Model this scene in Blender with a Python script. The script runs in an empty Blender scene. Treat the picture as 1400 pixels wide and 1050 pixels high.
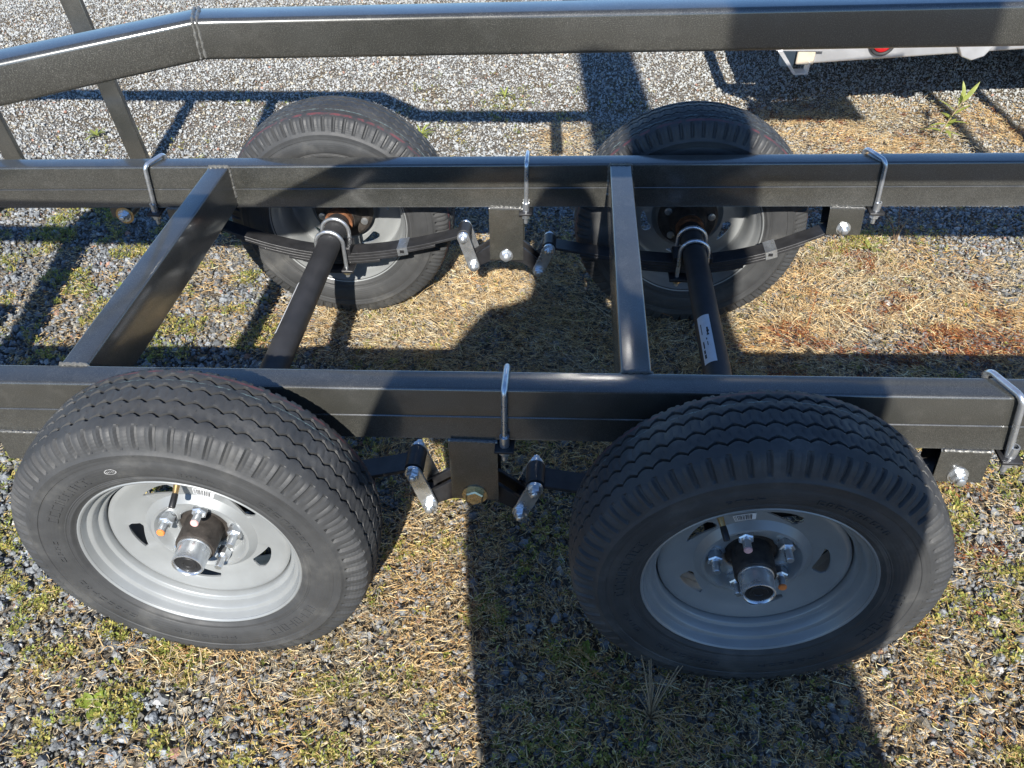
import bpy, bmesh, math, random
import numpy as np
from mathutils import Vector, Matrix

random.seed(7)
RNG = np.random.default_rng(11)
R_ = math.radians
scene = bpy.context.scene
COL = scene.collection

# ------------------------------------------------------------------ camera
CAM_P = (1.2861, -1.0293, 1.4293)
CAM_E = (0.8656, 0.0133, 0.0697)
FPX = 1139.81
cd = bpy.data.cameras.new('camera')
cd.sensor_width = 36.0
cd.lens = FPX / 1400 * 36.0
cd.shift_x = 6.8 / 1400
cd.shift_y = -5.9 / 1400
cd.clip_start = 0.05
cd.clip_end = 400
cam = bpy.data.objects.new('camera', cd)
cam.location = CAM_P
cam.rotation_euler = CAM_E
COL.objects.link(cam)
scene.camera = cam

# ------------------------------------------------------------------ light
SUN_EL = math.atan(1 / 1.38)
SUN_DX = -0.036                       # drift of the light in x per metre of y
w = bpy.data.worlds.new('World')
scene.world = w
w.use_nodes = True
nt = w.node_tree
bg = nt.nodes['Background']
sky = nt.nodes.new('ShaderNodeTexSky')
sky.sky_type = 'NISHITA'
sky.sun_disc = False
sky.sun_elevation = SUN_EL
sky.sun_rotation = math.pi + SUN_DX    # behind the camera
sky.air_density = 1.0
sky.dust_density = 0.0
sky.ozone_density = 7.5
nt.links.new(sky.outputs[0], bg.inputs[0])
bg.inputs[1].default_value = 0.10
sd = bpy.data.lights.new('sun', 'SUN')
sd.energy = 5.0
sd.angle = R_(0.53)
sd.color = (1.0, 0.955, 0.88)
sun = bpy.data.objects.new('sun', sd)
dirv = Vector((SUN_DX, 1.0, -1 / 1.38))
sun.rotation_euler = dirv.to_track_quat('-Z', 'Y').to_euler()
sun.location = (0, -6, 6)
COL.objects.link(sun)
scene.view_settings.view_transform = 'Standard'
scene.view_settings.look = 'None'
scene.view_settings.exposure = 0.76
scene.view_settings.gamma = 1.0
scene.view_settings.use_curve_mapping = False

# ------------------------------------------------------------------ materials
def new_mat(name):
    m = bpy.data.materials.new(name)
    m.use_nodes = True
    n = m.node_tree
    return m, n, n.nodes['Principled BSDF']

def N(n, t, **kw):
    x = n.nodes.new(t)
    for k, v in kw.items():
        setattr(x, k, v)
    return x

def noise(n, scale, detail=4, rough=.55, coord='Object', vec=None):
    t = N(n, 'ShaderNodeTexNoise')
    t.inputs['Scale'].default_value = scale
    t.inputs['Detail'].default_value = detail
    t.inputs['Roughness'].default_value = rough
    if vec is None:
        c = N(n, 'ShaderNodeTexCoord')
        vec = c.outputs[coord]
    n.links.new(vec, t.inputs['Vector'])
    return t.outputs['Fac']

def ramp(n, fac, stops):
    r = N(n, 'ShaderNodeValToRGB')
    el = r.color_ramp.elements
    while len(el) < len(stops):
        el.new(.5)
    for e, (p, c) in zip(el, stops):
        e.position = p
        e.color = (c[0], c[1], c[2], 1) if not isinstance(c, (int, float)) else (c, c, c, 1)
    n.links.new(fac, r.inputs['Fac'])
    return r.outputs['Color']

def bump(n, p, fac, strength, dist):
    b = N(n, 'ShaderNodeBump')
    b.inputs['Strength'].default_value = strength
    b.inputs['Distance'].default_value = dist
    n.links.new(fac, b.inputs['Height'])
    n.links.new(b.outputs[0], p.inputs['Normal'])

def simple(name, col, rough=.5, metal=0., var=.25, scale=40, bmp=None, rvar=.1):
    m, n, p = new_mat(name)
    f = noise(n, scale, 5)
    c = np.array(col)
    n.links.new(ramp(n, f, [(.3, tuple(c * (1 - var))), (.7, tuple(np.minimum(1, c * (1 + var))))]), p.inputs['Base Color'])
    f2 = noise(n, scale * .37, 4)
    n.links.new(ramp(n, f2, [(.3, max(0, rough - rvar)), (.7, min(1, rough + rvar))]), p.inputs['Roughness'])
    p.inputs['Metallic'].default_value = metal
    if bmp:
        bump(n, p, noise(n, bmp[0], 3), bmp[1], bmp[2])
    return m

def make_paint():
    m, n, p = new_mat('charcoal powder coat')
    fl = noise(n, 900, 2, .7)                       # metallic flake
    big = noise(n, 7, 5)
    a = ramp(n, fl, [(.36, (.028, .028, .025)), (.56, (.054, .054, .048)), (.76, (.19, .187, .165))])
    mx = N(n, 'ShaderNodeMix', data_type='RGBA', blend_type='MULTIPLY')
    mx.inputs['Factor'].default_value = .8
    n.links.new(a, mx.inputs['A'])
    n.links.new(ramp(n, big, [(.3, .78), (.7, 1.1)]), mx.inputs['B'])
    dm = N(n, 'ShaderNodeMix', data_type='RGBA')                 # thin patchy dust and scuffs
    n.links.new(ramp(n, noise(n, 26, 9, .72), [(.52, 0.), (.82, .30)]), dm.inputs['Factor'])
    n.links.new(mx.outputs['Result'], dm.inputs['A'])
    dm.inputs['B'].default_value = (.17, .165, .15, 1)
    n.links.new(dm.outputs['Result'], p.inputs['Base Color'])
    p.inputs['Metallic'].default_value = .2
    n.links.new(ramp(n, noise(n, 14, 6), [(.35, .30), (.7, .46)]), p.inputs['Roughness'])
    p.inputs['Coat Weight'].default_value = 1.
    p.inputs['Coat IOR'].default_value = 1.85
    p.inputs['Coat Roughness'].default_value = .14
    bump(n, p, noise(n, 420, 2), .10, .0006)
    return m

def make_rubber():
    m, n, p = new_mat('tyre rubber')
    tc = N(n, 'ShaderNodeTexCoord')
    sp = N(n, 'ShaderNodeSeparateXYZ')
    n.links.new(tc.outputs['Object'], sp.inputs[0])
    dust = noise(n, 9, 6, .65)
    base = ramp(n, dust, [(.3, (.034, .035, .0365)), (.54, (.051, .052, .053)), (.78, (.112, .110, .104))])
    # factory stripes: thin print bands round the inner part of the tread
    def band(y0, hw):
        a = N(n, 'ShaderNodeMath', operation='SUBTRACT'); a.inputs[1].default_value = y0
        n.links.new(sp.outputs['Y'], a.inputs[0])
        b = N(n, 'ShaderNodeMath', operation='ABSOLUTE'); n.links.new(a.outputs[0], b.inputs[0])
        c = N(n, 'ShaderNodeMath', operation='LESS_THAN'); c.inputs[1].default_value = hw
        n.links.new(b.outputs[0], c.inputs[0])
        # only on the tread
        x2 = N(n, 'ShaderNodeVectorMath', operation='MULTIPLY'); x2.inputs[1].default_value = (1, 0, 1)
        n.links.new(tc.outputs['Object'], x2.inputs[0])
        ln = N(n, 'ShaderNodeVectorMath', operation='LENGTH'); n.links.new(x2.outputs[0], ln.inputs[0])
        g = N(n, 'ShaderNodeMath', operation='GREATER_THAN'); g.inputs[1].default_value = .2935
        n.links.new(ln.outputs['Value'], g.inputs[0])
        mm = N(n, 'ShaderNodeMath', operation='MULTIPLY')
        n.links.new(c.outputs[0], mm.inputs[0]); n.links.new(g.outputs[0], mm.inputs[1])
        ns = ramp(n, noise(n, 60, 3), [(.40, .0), (.62, .75)])
        m2 = N(n, 'ShaderNodeMath', operation='MULTIPLY')
        n.links.new(mm.outputs[0], m2.inputs[0]); n.links.new(ns, m2.inputs[1])
        return m2.outputs[0]
    cur = base
    for y0, hw, c in ((.1315, .0034, (.17, .05, .055)), (.1085, .0011, (.19, .26, .25))):
        mx = N(n, 'ShaderNodeMix', data_type='RGBA')
        n.links.new(band(y0, hw), mx.inputs['Factor'])
        n.links.new(cur, mx.inputs['A'])
        mx.inputs['B'].default_value = (*c, 1)
        cur = mx.outputs['Result']
    n.links.new(cur, p.inputs['Base Color'])
    n.links.new(ramp(n, noise(n, 22, 5), [(.3, .50), (.7, .70)]), p.inputs['Roughness'])
    p.inputs['Specular IOR Level'].default_value = .45
    # fine mould rings round the axis
    x3 = N(n, 'ShaderNodeVectorMath', operation='MULTIPLY'); x3.inputs[1].default_value = (1, 0, 1)
    n.links.new(tc.outputs['Object'], x3.inputs[0])
    l3 = N(n, 'ShaderNodeVectorMath', operation='LENGTH'); n.links.new(x3.outputs[0], l3.inputs[0])
    m3 = N(n, 'ShaderNodeMath', operation='MULTIPLY'); m3.inputs[1].default_value = 1150; n.links.new(l3.outputs['Value'], m3.inputs[0])
    s3 = N(n, 'ShaderNodeMath', operation='SINE'); n.links.new(m3.outputs[0], s3.inputs[0])
    g3 = N(n, 'ShaderNodeMath', operation='MULTIPLY'); n.links.new(s3.outputs[0], g3.inputs[0])
    n.links.new(ramp(n, noise(n, 6, 3), [(.4, 0.), (.6, .5)]), g3.inputs[1])
    h3 = N(n, 'ShaderNodeMath', operation='ADD'); n.links.new(g3.outputs[0], h3.inputs[0]); n.links.new(noise(n, 260, 4), h3.inputs[1])
    bump(n, p, h3.outputs[0], .16, .0012)
    return m

def make_vcol(name, rough=.85, nscale=220, namt=.35, spec=.3, trans=0., bmp=None):
    """colour per piece from the attribute Col, broken up by fine noise"""
    m, n, p = new_mat(name)
    at = N(n, 'ShaderNodeAttribute', attribute_name='Col')
    mx = N(n, 'ShaderNodeMix', data_type='RGBA', blend_type='MULTIPLY')
    mx.inputs['Factor'].default_value = 1
    n.links.new(at.outputs['Color'], mx.inputs['A'])
    n.links.new(ramp(n, noise(n, nscale, 4, .65), [(.3, 1 - namt), (.7, 1 + namt)]), mx.inputs['B'])
    n.links.new(mx.outputs['Result'], p.inputs['Base Color'])
    p.inputs['Roughness'].default_value = rough
    p.inputs['Specular IOR Level'].default_value = spec
    if bmp:
        bump(n, p, noise(n, bmp[0], 4, .6), bmp[1], bmp[2])
    if trans:
        tr = N(n, 'ShaderNodeBsdfTranslucent')
        n.links.new(mx.outputs['Result'], tr.inputs['Color'])
        ms = N(n, 'ShaderNodeMixShader'); ms.inputs[0].default_value = trans
        n.links.new(p.outputs[0], ms.inputs[1]); n.links.new(tr.outputs[0], ms.inputs[2])
        n.links.new(ms.outputs[0], n.nodes['Material Output'].inputs['Surface'])
    return m

def make_ground():
    m, n, p = new_mat('stony dirt')
    tc = N(n, 'ShaderNodeTexCoord')
    v = tc.outputs['Object']
    fine = noise(n, 160, 5, .7, vec=v)
    mid = noise(n, 5, 6, .6, vec=v)
    vo = N(n, 'ShaderNodeTexVoronoi'); vo.inputs['Scale'].default_value = 75
    n.links.new(v, vo.inputs['Vector'])
    a = ramp(n, fine, [(.3, (.075, .068, .058)), (.5, (.20, .182, .155)), (.72, (.38, .35, .305))])
    b = ramp(n, fine, [(.3, (.06, .045, .028)), (.55, (.17, .13, .08)), (.75, (.30, .23, .14))])
    mx = N(n, 'ShaderNodeMix', data_type='RGBA')
    n.links.new(ramp(n, mid, [(.42, 0.), (.62, .8)]), mx.inputs['Factor'])
    n.links.new(a, mx.inputs['A']); n.links.new(b, mx.inputs['B'])
    m2 = N(n, 'ShaderNodeMix', data_type='RGBA', blend_type='MULTIPLY'); m2.inputs['Factor'].default_value = .7
    n.links.new(mx.outputs['Result'], m2.inputs['A'])
    sc = N(n, 'ShaderNodeSeparateColor'); n.links.new(vo.outputs['Color'], sc.inputs[0])
    n.links.new(ramp(n, sc.outputs[0], [(0, .5), (1, 1.5)]), m2.inputs['B'])
    n.links.new(m2.outputs['Result'], p.inputs['Base Color'])
    p.inputs['Roughness'].default_value = .95
    p.inputs['Specular IOR Level'].default_value = .2
    ad = N(n, 'ShaderNodeMath', operation='MULTIPLY_ADD')
    n.links.new(vo.outputs['Distance'], ad.inputs[0]); ad.inputs[1].default_value = -1.2
    n.links.new(fine, ad.inputs[2])
    bump(n, p, ad.outputs[0], .8, .012)
    return m

M = {}
M['paint'] = make_paint()
M['rubber'] = make_rubber()
M['ground'] = make_ground()
M['stone'] = make_vcol('crushed stone', .8, 160, .38, .35, bmp=(240, .5, .004))
M['straw'] = make_vcol('dry straw', .7, 90, .22, .3, trans=.25)
M['leaf'] = make_vcol('small green leaves', .55, 60, .2, .4, trans=.3)
M['rim'] = simple('silver grey wheel enamel', (.288, .30, .302), .38, .25, .09, 14, (500, .05, .0005), .06)
M['zinc'] = simple('bright zinc plating', (.74, .77, .80), .30, .88, .12, 90, None, .08)
M['zinc_yellow'] = simple('pale yellow zinc plating', (.60, .52, .34), .28, .9, .2, 120)
M['castiron'] = simple('rusty brown cast iron', (.055, .047, .041), .60, .35, .45, 60, (180, .4, .002))
M['rust'] = simple('orange primer rust', (.17, .07, .03), .7, .1, .6, 70)
M['blacksteel'] = simple('black painted steel', (.022, .022, .024), .38, .1, .3, 50, (300, .12, .0008))
M['axle'] = simple('satin black axle paint', (.034, .034, .036), .50, .1, .25, 20, (300, .1, .0006))
M['spring'] = simple('satin black spring steel', (.040, .040, .042), .42, .3, .3, 35, (240, .2, .001))
M['brass'] = simple('brass', (.60, .42, .20), .34, .9, .15, 60)
M['blackrubber'] = simple('black rubber', (.016, .016, .017), .5, 0, .2, 60)
M['alu'] = simple('brushed aluminium', (.74, .74, .75), .42, .75, .06, 25, None, .08)
M['beige'] = simple('beige plastic', (.55, .47, .36), .5, 0, .08, 30)
M['red'] = simple('red lens', (.50, .015, .02), .15, 0, .1, 40)
M['weld'] = simple('painted weld bead', (.15, .148, .138), .34, .3, .3, 300, (260, .5, .002))
M['pink'] = simple('pink marker paint', (.72, .42, .40), .6, 0, .1, 80)
M['orange'] = simple('orange marker paint', (.80, .24, .06), .6, 0, .1, 80)
M['paper'] = simple('white paper label', (.72, .73, .74), .55, 0, .06, 60)
M['stamp'] = simple('worn white stamp ink', (.30, .30, .30), .7, 0, .5, 300)
M['ink'] = simple('black print', (.02, .02, .022), .5, 0, .1, 60)
M['cloth'] = simple('navy cotton', (.03, .035, .05), .9, 0, .2, 40)
M['skin'] = simple('skin', (.45, .28, .2), .5, 0, .08, 20)
M['wood'] = simple('weathered pole wood', (.16, .12, .085), .85, 0, .35, 12, (40, .6, .01))
M['stem'] = simple('pale dry stalk', (.34, .25, .15), .75, 0, .25, 60)
M['twig'] = simple('dead brown stalk', (.16, .10, .07), .8, 0, .3, 60)

# ------------------------------------------------------------------ mesh builder
class MB:
    def __init__(s):
        s.v = []; s.f = []; s.n = 0
    def add(s, V, F):
        V = np.asarray(V, float)
        o = s.n
        s.v.append(V); s.n += len(V)
        for f in F:
            s.f.append(tuple(i + o for i in f))
        return s
    def verts(s):
        return np.concatenate(s.v) if s.v else np.zeros((0, 3))
    def xf(s, fn):
        s.v = [fn(np.concatenate(s.v))]
        return s
    # closed box
    def box(s, x0, x1, y0, y1, z0, z1):
        V = [(x, y, z) for z in (z0, z1) for y in (y0, y1) for x in (x0, x1)]
        return s.add(V, [(0, 2, 3, 1), (4, 5, 7, 6), (0, 1, 5, 4), (2, 6, 7, 3), (0, 4, 6, 2), (1, 3, 7, 5)])
    # sweep closed 2D profile (a along side, b along up) over a path
    def sweep(s, path, prof, up=(0, 0, 1), caps=True):
        P = [Vector(p) for p in path]; up = Vector(up)
        rings = []
        for i, p in enumerate(P):
            d0 = (P[i] - P[i - 1]).normalized() if i else None
            d1 = (P[i + 1] - P[i]).normalized() if i < len(P) - 1 else None
            d = ((d0 + d1).normalized() if d0 and d1 else (d0 or d1))
            k = 1.
            if d0 and d1:
                c = d.dot(d1); k = 1 / max(.3, c)
            side = d.cross(up).normalized()
            u = side.cross(d).normalized()
            rings.append([tuple(p + side * (a * k) + u * b) for a, b in prof])
        n = len(prof)
        V = [q for r in rings for q in r]; F = []
        for i in range(len(P) - 1):
            for j in range(n):
                a, b = i * n + j, i * n + (j + 1) % n
                F.append((a, b, b + n, a + n))
        if caps:
            F.append(tuple(reversed(range(n)))); F.append(tuple(range((len(P) - 1) * n, len(P) * n)))
        return s.add(V, F)
    def tube(s, path, r, n=12, caps=True):
        P = [Vector(p) for p in path]
        rr = r if isinstance(r, (list, tuple)) else [r] * len(P)
        t0 = (P[1] - P[0]).normalized()
        u = t0.orthogonal().normalized()
        V = []; F = []
        for i, p in enumerate(P):
            if i == 0: t = t0
            elif i == len(P) - 1: t = (P[i] - P[i - 1]).normalized()
            else: t = ((P[i] - P[i - 1]).normalized() + (P[i + 1] - P[i]).normalized()).normalized()
            u = (u - t * u.dot(t)).normalized(); w_ = t.cross(u)
            for j in range(n):
                a = 2 * math.pi * j / n
                V.append(tuple(p + (u * math.cos(a) + w_ * math.sin(a)) * rr[i]))
        for i in range(len(P) - 1):
            for j in range(n):
                a, b = i * n + j, i * n + (j + 1) % n
                F.append((a, b, b + n, a + n))
        if caps:
            F.append(tuple(reversed(range(n)))); F.append(tuple(range((len(P) - 1) * n, len(P) * n)))
        return s.add(V, F)
    # lathe about the local y axis; prof = [(y, r)...]
    def lathe(s, prof, n=48, c=(0, 0, 0), axis='y', caps=False, phase=0.):
        V = []; F = []; m = len(prof)
        for y, r in prof:
            for j in range(n):
                a = 2 * math.pi * j / n + phase
                q = (r * math.cos(a), y, r * math.sin(a))
                if axis == 'z': q = (q[0], q[2], q[1])
                if axis == 'x': q = (q[1], q[0], q[2])
                V.append((q[0] + c[0], q[1] + c[1], q[2] + c[2]))
        for i in range(m - 1):
            for j in range(n):
                a, b = i * n + j, i * n + (j + 1) % n
                F.append((a, b, b + n, a + n))
        if caps:
            F.append(tuple(reversed(range(n)))); F.append(tuple(range((m - 1) * n, m * n)))
        return s.add(V, F)
    def prism(s, poly, y0, y1):
        """polygon in x,z extruded in y"""
        n = len(poly)
        V = [(x, y0, z) for x, z in poly] + [(x, y1, z) for x, z in poly]
        F = [tuple(range(n)), tuple(reversed(range(n, 2 * n)))]
        F += [(j, j + n, (j + 1) % n + n, (j + 1) % n) for j in range(n)]
        return s.add(V, F)

def rrect(wd, ht, r=.005, k=4):
    """rounded rectangle profile, width wd (side), height ht (up), centred"""
    out = []
    for cx, cy, a0 in ((wd / 2 - r, ht / 2 - r, 0), (-wd / 2 + r, ht / 2 - r, 90), (-wd / 2 + r, -ht / 2 + r, 180), (wd / 2 - r, -ht / 2 + r, 270)):
        for i in range(k + 1):
            a = R_(a0 + 90 * i / k)
            out.append((cx + r * math.cos(a), cy + r * math.sin(a)))
    return out

def stadium(p, q, hw, k=8):
    """2D stadium outline between p and q (x, z)"""
    p = Vector(p); q = Vector(q); d = (q - p).normalized(); nrm = Vector((-d.y, d.x))
    a0 = math.atan2(nrm.y, nrm.x)
    o = [(p.x + hw * math.cos(a0 + math.pi * i / k), p.y + hw * math.sin(a0 + math.pi * i / k)) for i in range(k + 1)]
    o += [(q.x + hw * math.cos(a0 + math.pi + math.pi * i / k), q.y + hw * math.sin(a0 + math.pi + math.pi * i / k)) for i in range(k + 1)]
    return o

def mesh_from(mb, name, mat, smooth=35):
    me = bpy.data.meshes.new(name)
    me.from_pydata([tuple(v) for v in mb.verts()], [], mb.f)
    bm = bmesh.new(); bm.from_mesh(me)
    bmesh.ops.recalc_face_normals(bm, faces=bm.faces)
    bm.to_mesh(me); bm.free()
    if mat: me.materials.append(mat)
    if smooth:
        me.polygons.foreach_set('use_smooth', [True] * len(me.polygons))
        me.set_sharp_from_angle(angle=R_(smooth))
    me.update()
    return me

def ob(name, mb, mat, parent=None, loc=(0, 0, 0), smooth=35, bevel=0., label=None):
    me = mb if isinstance(mb, bpy.types.Mesh) else mesh_from(mb, name, mat, smooth)
    o = bpy.data.objects.new(name, me)
    COL.objects.link(o)
    o.parent = parent
    o.location = loc
    if bevel:
        b = o.modifiers.new('bevel', 'BEVEL'); b.width = bevel; b.segments = 2; b.limit_method = 'ANGLE'; b.angle_limit = R_(40)
    if label: o['label'] = label
    return o

def thing(name, label, cat, loc=(0, 0, 0), group=None):
    o = bpy.data.objects.new(name, None)
    COL.objects.link(o)
    o.location = loc; o.empty_display_size = .1
    tag(o, label, cat, group)
    return o

def tag(o, label=None, cat=None, group=None, kind=None):
    if label: o['label'] = label
    if cat: o['category'] = cat
    if group: o['group'] = group
    if kind: o['kind'] = kind
    return o

def copy_tree(o, parent=None):
    c = o.copy(); COL.objects.link(c); c.parent = parent
    for ch in list(o.children): copy_tree(ch, c)
    return c

# ------------------------------------------------------------------ value noise for layout
def vnoise(x, y, s, seed):
    x = np.asarray(x) * s; y = np.asarray(y) * s
    xi = np.floor(x).astype(np.int64); yi = np.floor(y).astype(np.int64)
    fx = x - xi; fy = y - yi
    fx = fx * fx * (3 - 2 * fx); fy = fy * fy * (3 - 2 * fy)
    def h(a, b):
        n = (a * 374761393 + b * 668265263 + seed * 1442695041) & 0xffffffff
        n = ((n ^ (n >> 13)) * 1274126177) & 0xffffffff
        return ((n ^ (n >> 16)) & 0xffff) / 65535.
    return (h(xi, yi) * (1 - fx) + h(xi + 1, yi) * fx) * (1 - fy) + (h(xi, yi + 1) * (1 - fx) + h(xi + 1, yi + 1) * fx) * fy

def fbm(x, y, s, seed, o=3):
    t = 0; a = .5; tot = 0
    for k in range(o):
        t = t + a * vnoise(x, y, s * 2 ** k, seed + 17 * k); tot += a; a *= .55
    return t / tot

def height(x, y):
    return (fbm(x, y, 1.6, 3, 2) - .5) * .030 + (fbm(x, y, 9, 5, 2) - .5) * .014 - .006

# project world points to photograph pixels (1400 x 1050) to leave out what is out of sight
_Rm = np.array(Matrix(cam.rotation_euler.to_matrix()))
def to_px(P):
    d = (P - np.array(CAM_P)) @ _Rm
    return 700 - 6.8 + FPX * d[:, 0] / -d[:, 2], 525 - 5.9 - FPX * d[:, 1] / -d[:, 2], -d[:, 2]

# ------------------------------------------------------------------ ground sheet
def build_ground():
    xs = np.concatenate([np.linspace(-150, -4, 14)[:-1], np.linspace(-4, 6, 170), np.linspace(6, 150, 14)[1:]])
    ys = np.concatenate([np.linspace(-150, -2, 14)[:-1], np.linspace(-2, 6, 140), np.linspace(6, 150, 14)[1:]])
    X, Y = np.meshgrid(xs, ys)
    Z = height(X, Y) - .004
    V = np.stack([X, Y, Z], -1).reshape(-1, 3)
    nx, ny = len(xs), len(ys)
    i = np.arange(nx * ny).reshape(ny, nx)
    F = np.stack([i[:-1, :-1], i[:-1, 1:], i[1:, 1:], i[1:, :-1]], -1).reshape(-1, 4)
    me = fast_mesh('ground', V, F, None, M['ground'], True)
    o = bpy.data.objects.new('ground', me); COL.objects.link(o)
    tag(o, kind='structure')

def fast_mesh(name, V, F, C, mat, smooth=False):
    me = bpy.data.meshes.new(name)
    V = np.ascontiguousarray(V, np.float32); F = np.ascontiguousarray(F, np.int32)
    k = F.shape[1]
    me.vertices.add(len(V)); me.vertices.foreach_set('co', V.ravel())
    me.loops.add(F.size); me.loops.foreach_set('vertex_index', F.ravel())
    me.polygons.add(len(F))
    me.polygons.foreach_set('loop_start', np.arange(0, F.size, k, dtype=np.int32))
    me.polygons.foreach_set('use_smooth', np.full(len(F), smooth, bool))
    me.update(calc_edges=True)
    if C is not None:
        a = me.attributes.new('Col', 'FLOAT_COLOR', 'POINT')
        a.data.foreach_set('color', np.ascontiguousarray(np.concatenate([C, np.ones((len(C), 1))], 1), np.float32).ravel())
    me.materials.append(mat)
    return me

build_ground()

# where the dry grass has taken over the gravel (world x, y, radius x, radius y, amount)
DRY = [(1.05, .95, .38, .30, .95), (.75, .85, .25, .2, .6), (2.15, 1.02, .46, .28, .80), (1.9, .8, .3, .25, .9),
       (1.5, -.25, .30, .25, .75), (1.95, -.12, .2, .35, .45), (1.05, .05, .16, .4, .8), (2.4, 2.2, .42, .24, .62),
       (1.3, 2.08, .12, .15, .5), (1.35, .7, .5, .4, .7), (.98, -.16, .24, .28, .68), (.68, -.215, .22, .04, .7), (1.62, -.21, .24, .045, .8), (2.1, -.3, .3, .12, .5),
       (2.9, 2.25, .4, .2, .4), (1.75, .2, .5, .4, .6), (.35, -.3, .12, .16, .35), (.6, 1.25, .3, .2, .4)]
def dryness(x, y):
    t = np.zeros_like(x)
    for cx, cy, rx, ry, a in DRY:
        t = np.maximum(t, a * np.exp(-.5 * (((x - cx) / rx) ** 2 + ((y - cy) / ry) ** 2) ** 1.3))
    t = t * (.30 + 1.0 * fbm(x, y, 8, 21, 3))
    near = np.clip((1.6 - y) / .5, 0, 1)
    return np.clip(t + .13 * near * (fbm(x, y, 6, 77, 3) > .52), 0, 1)

def scatter(nd, ymax=4.3, margin=90, x0=-2.3, x1=4.3, y0=-.75):
    n = int(nd * (x1 - x0) * (ymax - y0))
    x = RNG.uniform(x0, x1, n); y = RNG.uniform(y0, ymax, n)
    u, v, dpt = to_px(np.stack([x, y, np.zeros(n)], 1))
    k = (u > -margin) & (u < 1400 + margin) & (v > -60) & (v < 1050 + margin) & (dpt > .1)
    return x[k], y[k]

ICO_V = None
def ico():
    t = (1 + 5 ** .5) / 2
    V = np.array([(-1, t, 0), (1, t, 0), (-1, -t, 0), (1, -t, 0), (0, -1, t), (0, 1, t), (0, -1, -t), (0, 1, -t), (t, 0, -1), (t, 0, 1), (-t, 0, -1), (-t, 0, 1)], float)
    V /= np.linalg.norm(V[0])
    F = np.array([(0, 11, 5), (0, 5, 1), (0, 1, 7), (0, 7, 10), (0, 10, 11), (1, 5, 9), (5, 11, 4), (11, 10, 2), (10, 7, 6), (7, 1, 8), (3, 9, 4), (3, 4, 2), (3, 2, 6), (3, 6, 8), (3, 8, 9), (4, 9, 5), (2, 4, 11), (6, 2, 10), (8, 6, 7), (9, 8, 1)])
    return V, F

def rand_rot(n, flat=None):
    q = RNG.normal(size=(n, 4)); q /= np.linalg.norm(q, axis=1)[:, None]
    a, b, c, d = q.T
    return np.stack([np.stack([1 - 2 * (c * c + d * d), 2 * (b * c - a * d), 2 * (b * d + a * c)], -1),
                     np.stack([2 * (b * c + a * d), 1 - 2 * (b * b + d * d), 2 * (c * d - a * b)], -1),
                     np.stack([2 * (b * d - a * c), 2 * (c * d + a * b), 1 - 2 * (b * b + c * c)], -1)], 1)

def build_gravel():
    V0, F0 = ico()
    parts = []
    # coarse stones, and fine chips between
    for dens, lo, hi, pw in ((3000, .0065, .0160, 2.0), (8500, .0036, .0076, 1.2)):
        x, y = scatter(dens)
        d = dryness(x, y)
        keep = RNG.uniform(0, 1, len(x)) > d * .5
        far = y > 2.0
        keep &= ~(far & (hi < .01) & (RNG.uniform(0, 1, len(x)) < .25))
        x, y, d = x[keep], y[keep], d[keep]
        n = len(x)
        s = lo + (hi - lo) * RNG.uniform(0, 1, n) ** pw
        s *= (1 - .42 * np.clip((y - .9) / 1.2, 0, 1)) * (1 + .05 * np.clip((.5 - y) / .3, 0, 1))
        jit = RNG.uniform(.62, 1.15, (n, 12, 1))
        st = np.stack([np.ones(n), RNG.uniform(.6, 1., n), RNG.uniform(.45, .85, n)], 1)
        flatz = None
        P = V0[None] * jit * st[:, None, :] * s[:, None, None]
        P = np.einsum('nij,nkj->nki', rand_rot(n), P)
        z = height(x, y) + s * RNG.uniform(-.15, .5, n)
        P += np.stack([x, y, z], 1)[:, None, :]
        # colour: blue grey crushed rock, dusty further away
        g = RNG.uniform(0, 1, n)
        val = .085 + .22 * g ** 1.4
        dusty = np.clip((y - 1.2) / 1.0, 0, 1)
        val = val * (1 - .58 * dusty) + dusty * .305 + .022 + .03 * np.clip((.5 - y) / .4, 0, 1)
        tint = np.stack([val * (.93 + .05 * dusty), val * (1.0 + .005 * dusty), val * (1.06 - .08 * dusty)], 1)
        warm = RNG.uniform(0, 1, n)
        tint[warm < .12] *= np.array([1.14, 1.0, .80])
        tint[warm > .985] = np.array([.34, .20, .15]) * RNG.uniform(.7, 1.2, ((warm > .985).sum(), 1))
        wh = RNG.uniform(0, 1, n) > .985
        tint[wh] = np.array([.55, .54, .52]) * RNG.uniform(.7, 1.1, (wh.sum(), 1))
        # dirt between dry grass
        tint = tint * (1 - .35 * d[:, None]) + np.array([.20, .15, .095]) * .35 * d[:, None]
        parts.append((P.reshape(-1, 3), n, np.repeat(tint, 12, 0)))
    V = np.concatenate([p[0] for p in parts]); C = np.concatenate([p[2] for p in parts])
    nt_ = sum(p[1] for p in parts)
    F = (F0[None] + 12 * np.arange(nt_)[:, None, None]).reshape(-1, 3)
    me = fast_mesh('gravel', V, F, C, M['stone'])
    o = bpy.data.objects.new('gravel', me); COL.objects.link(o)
    tag(o, 'loose grey crushed stone covering the yard', kind='stuff')

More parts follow.
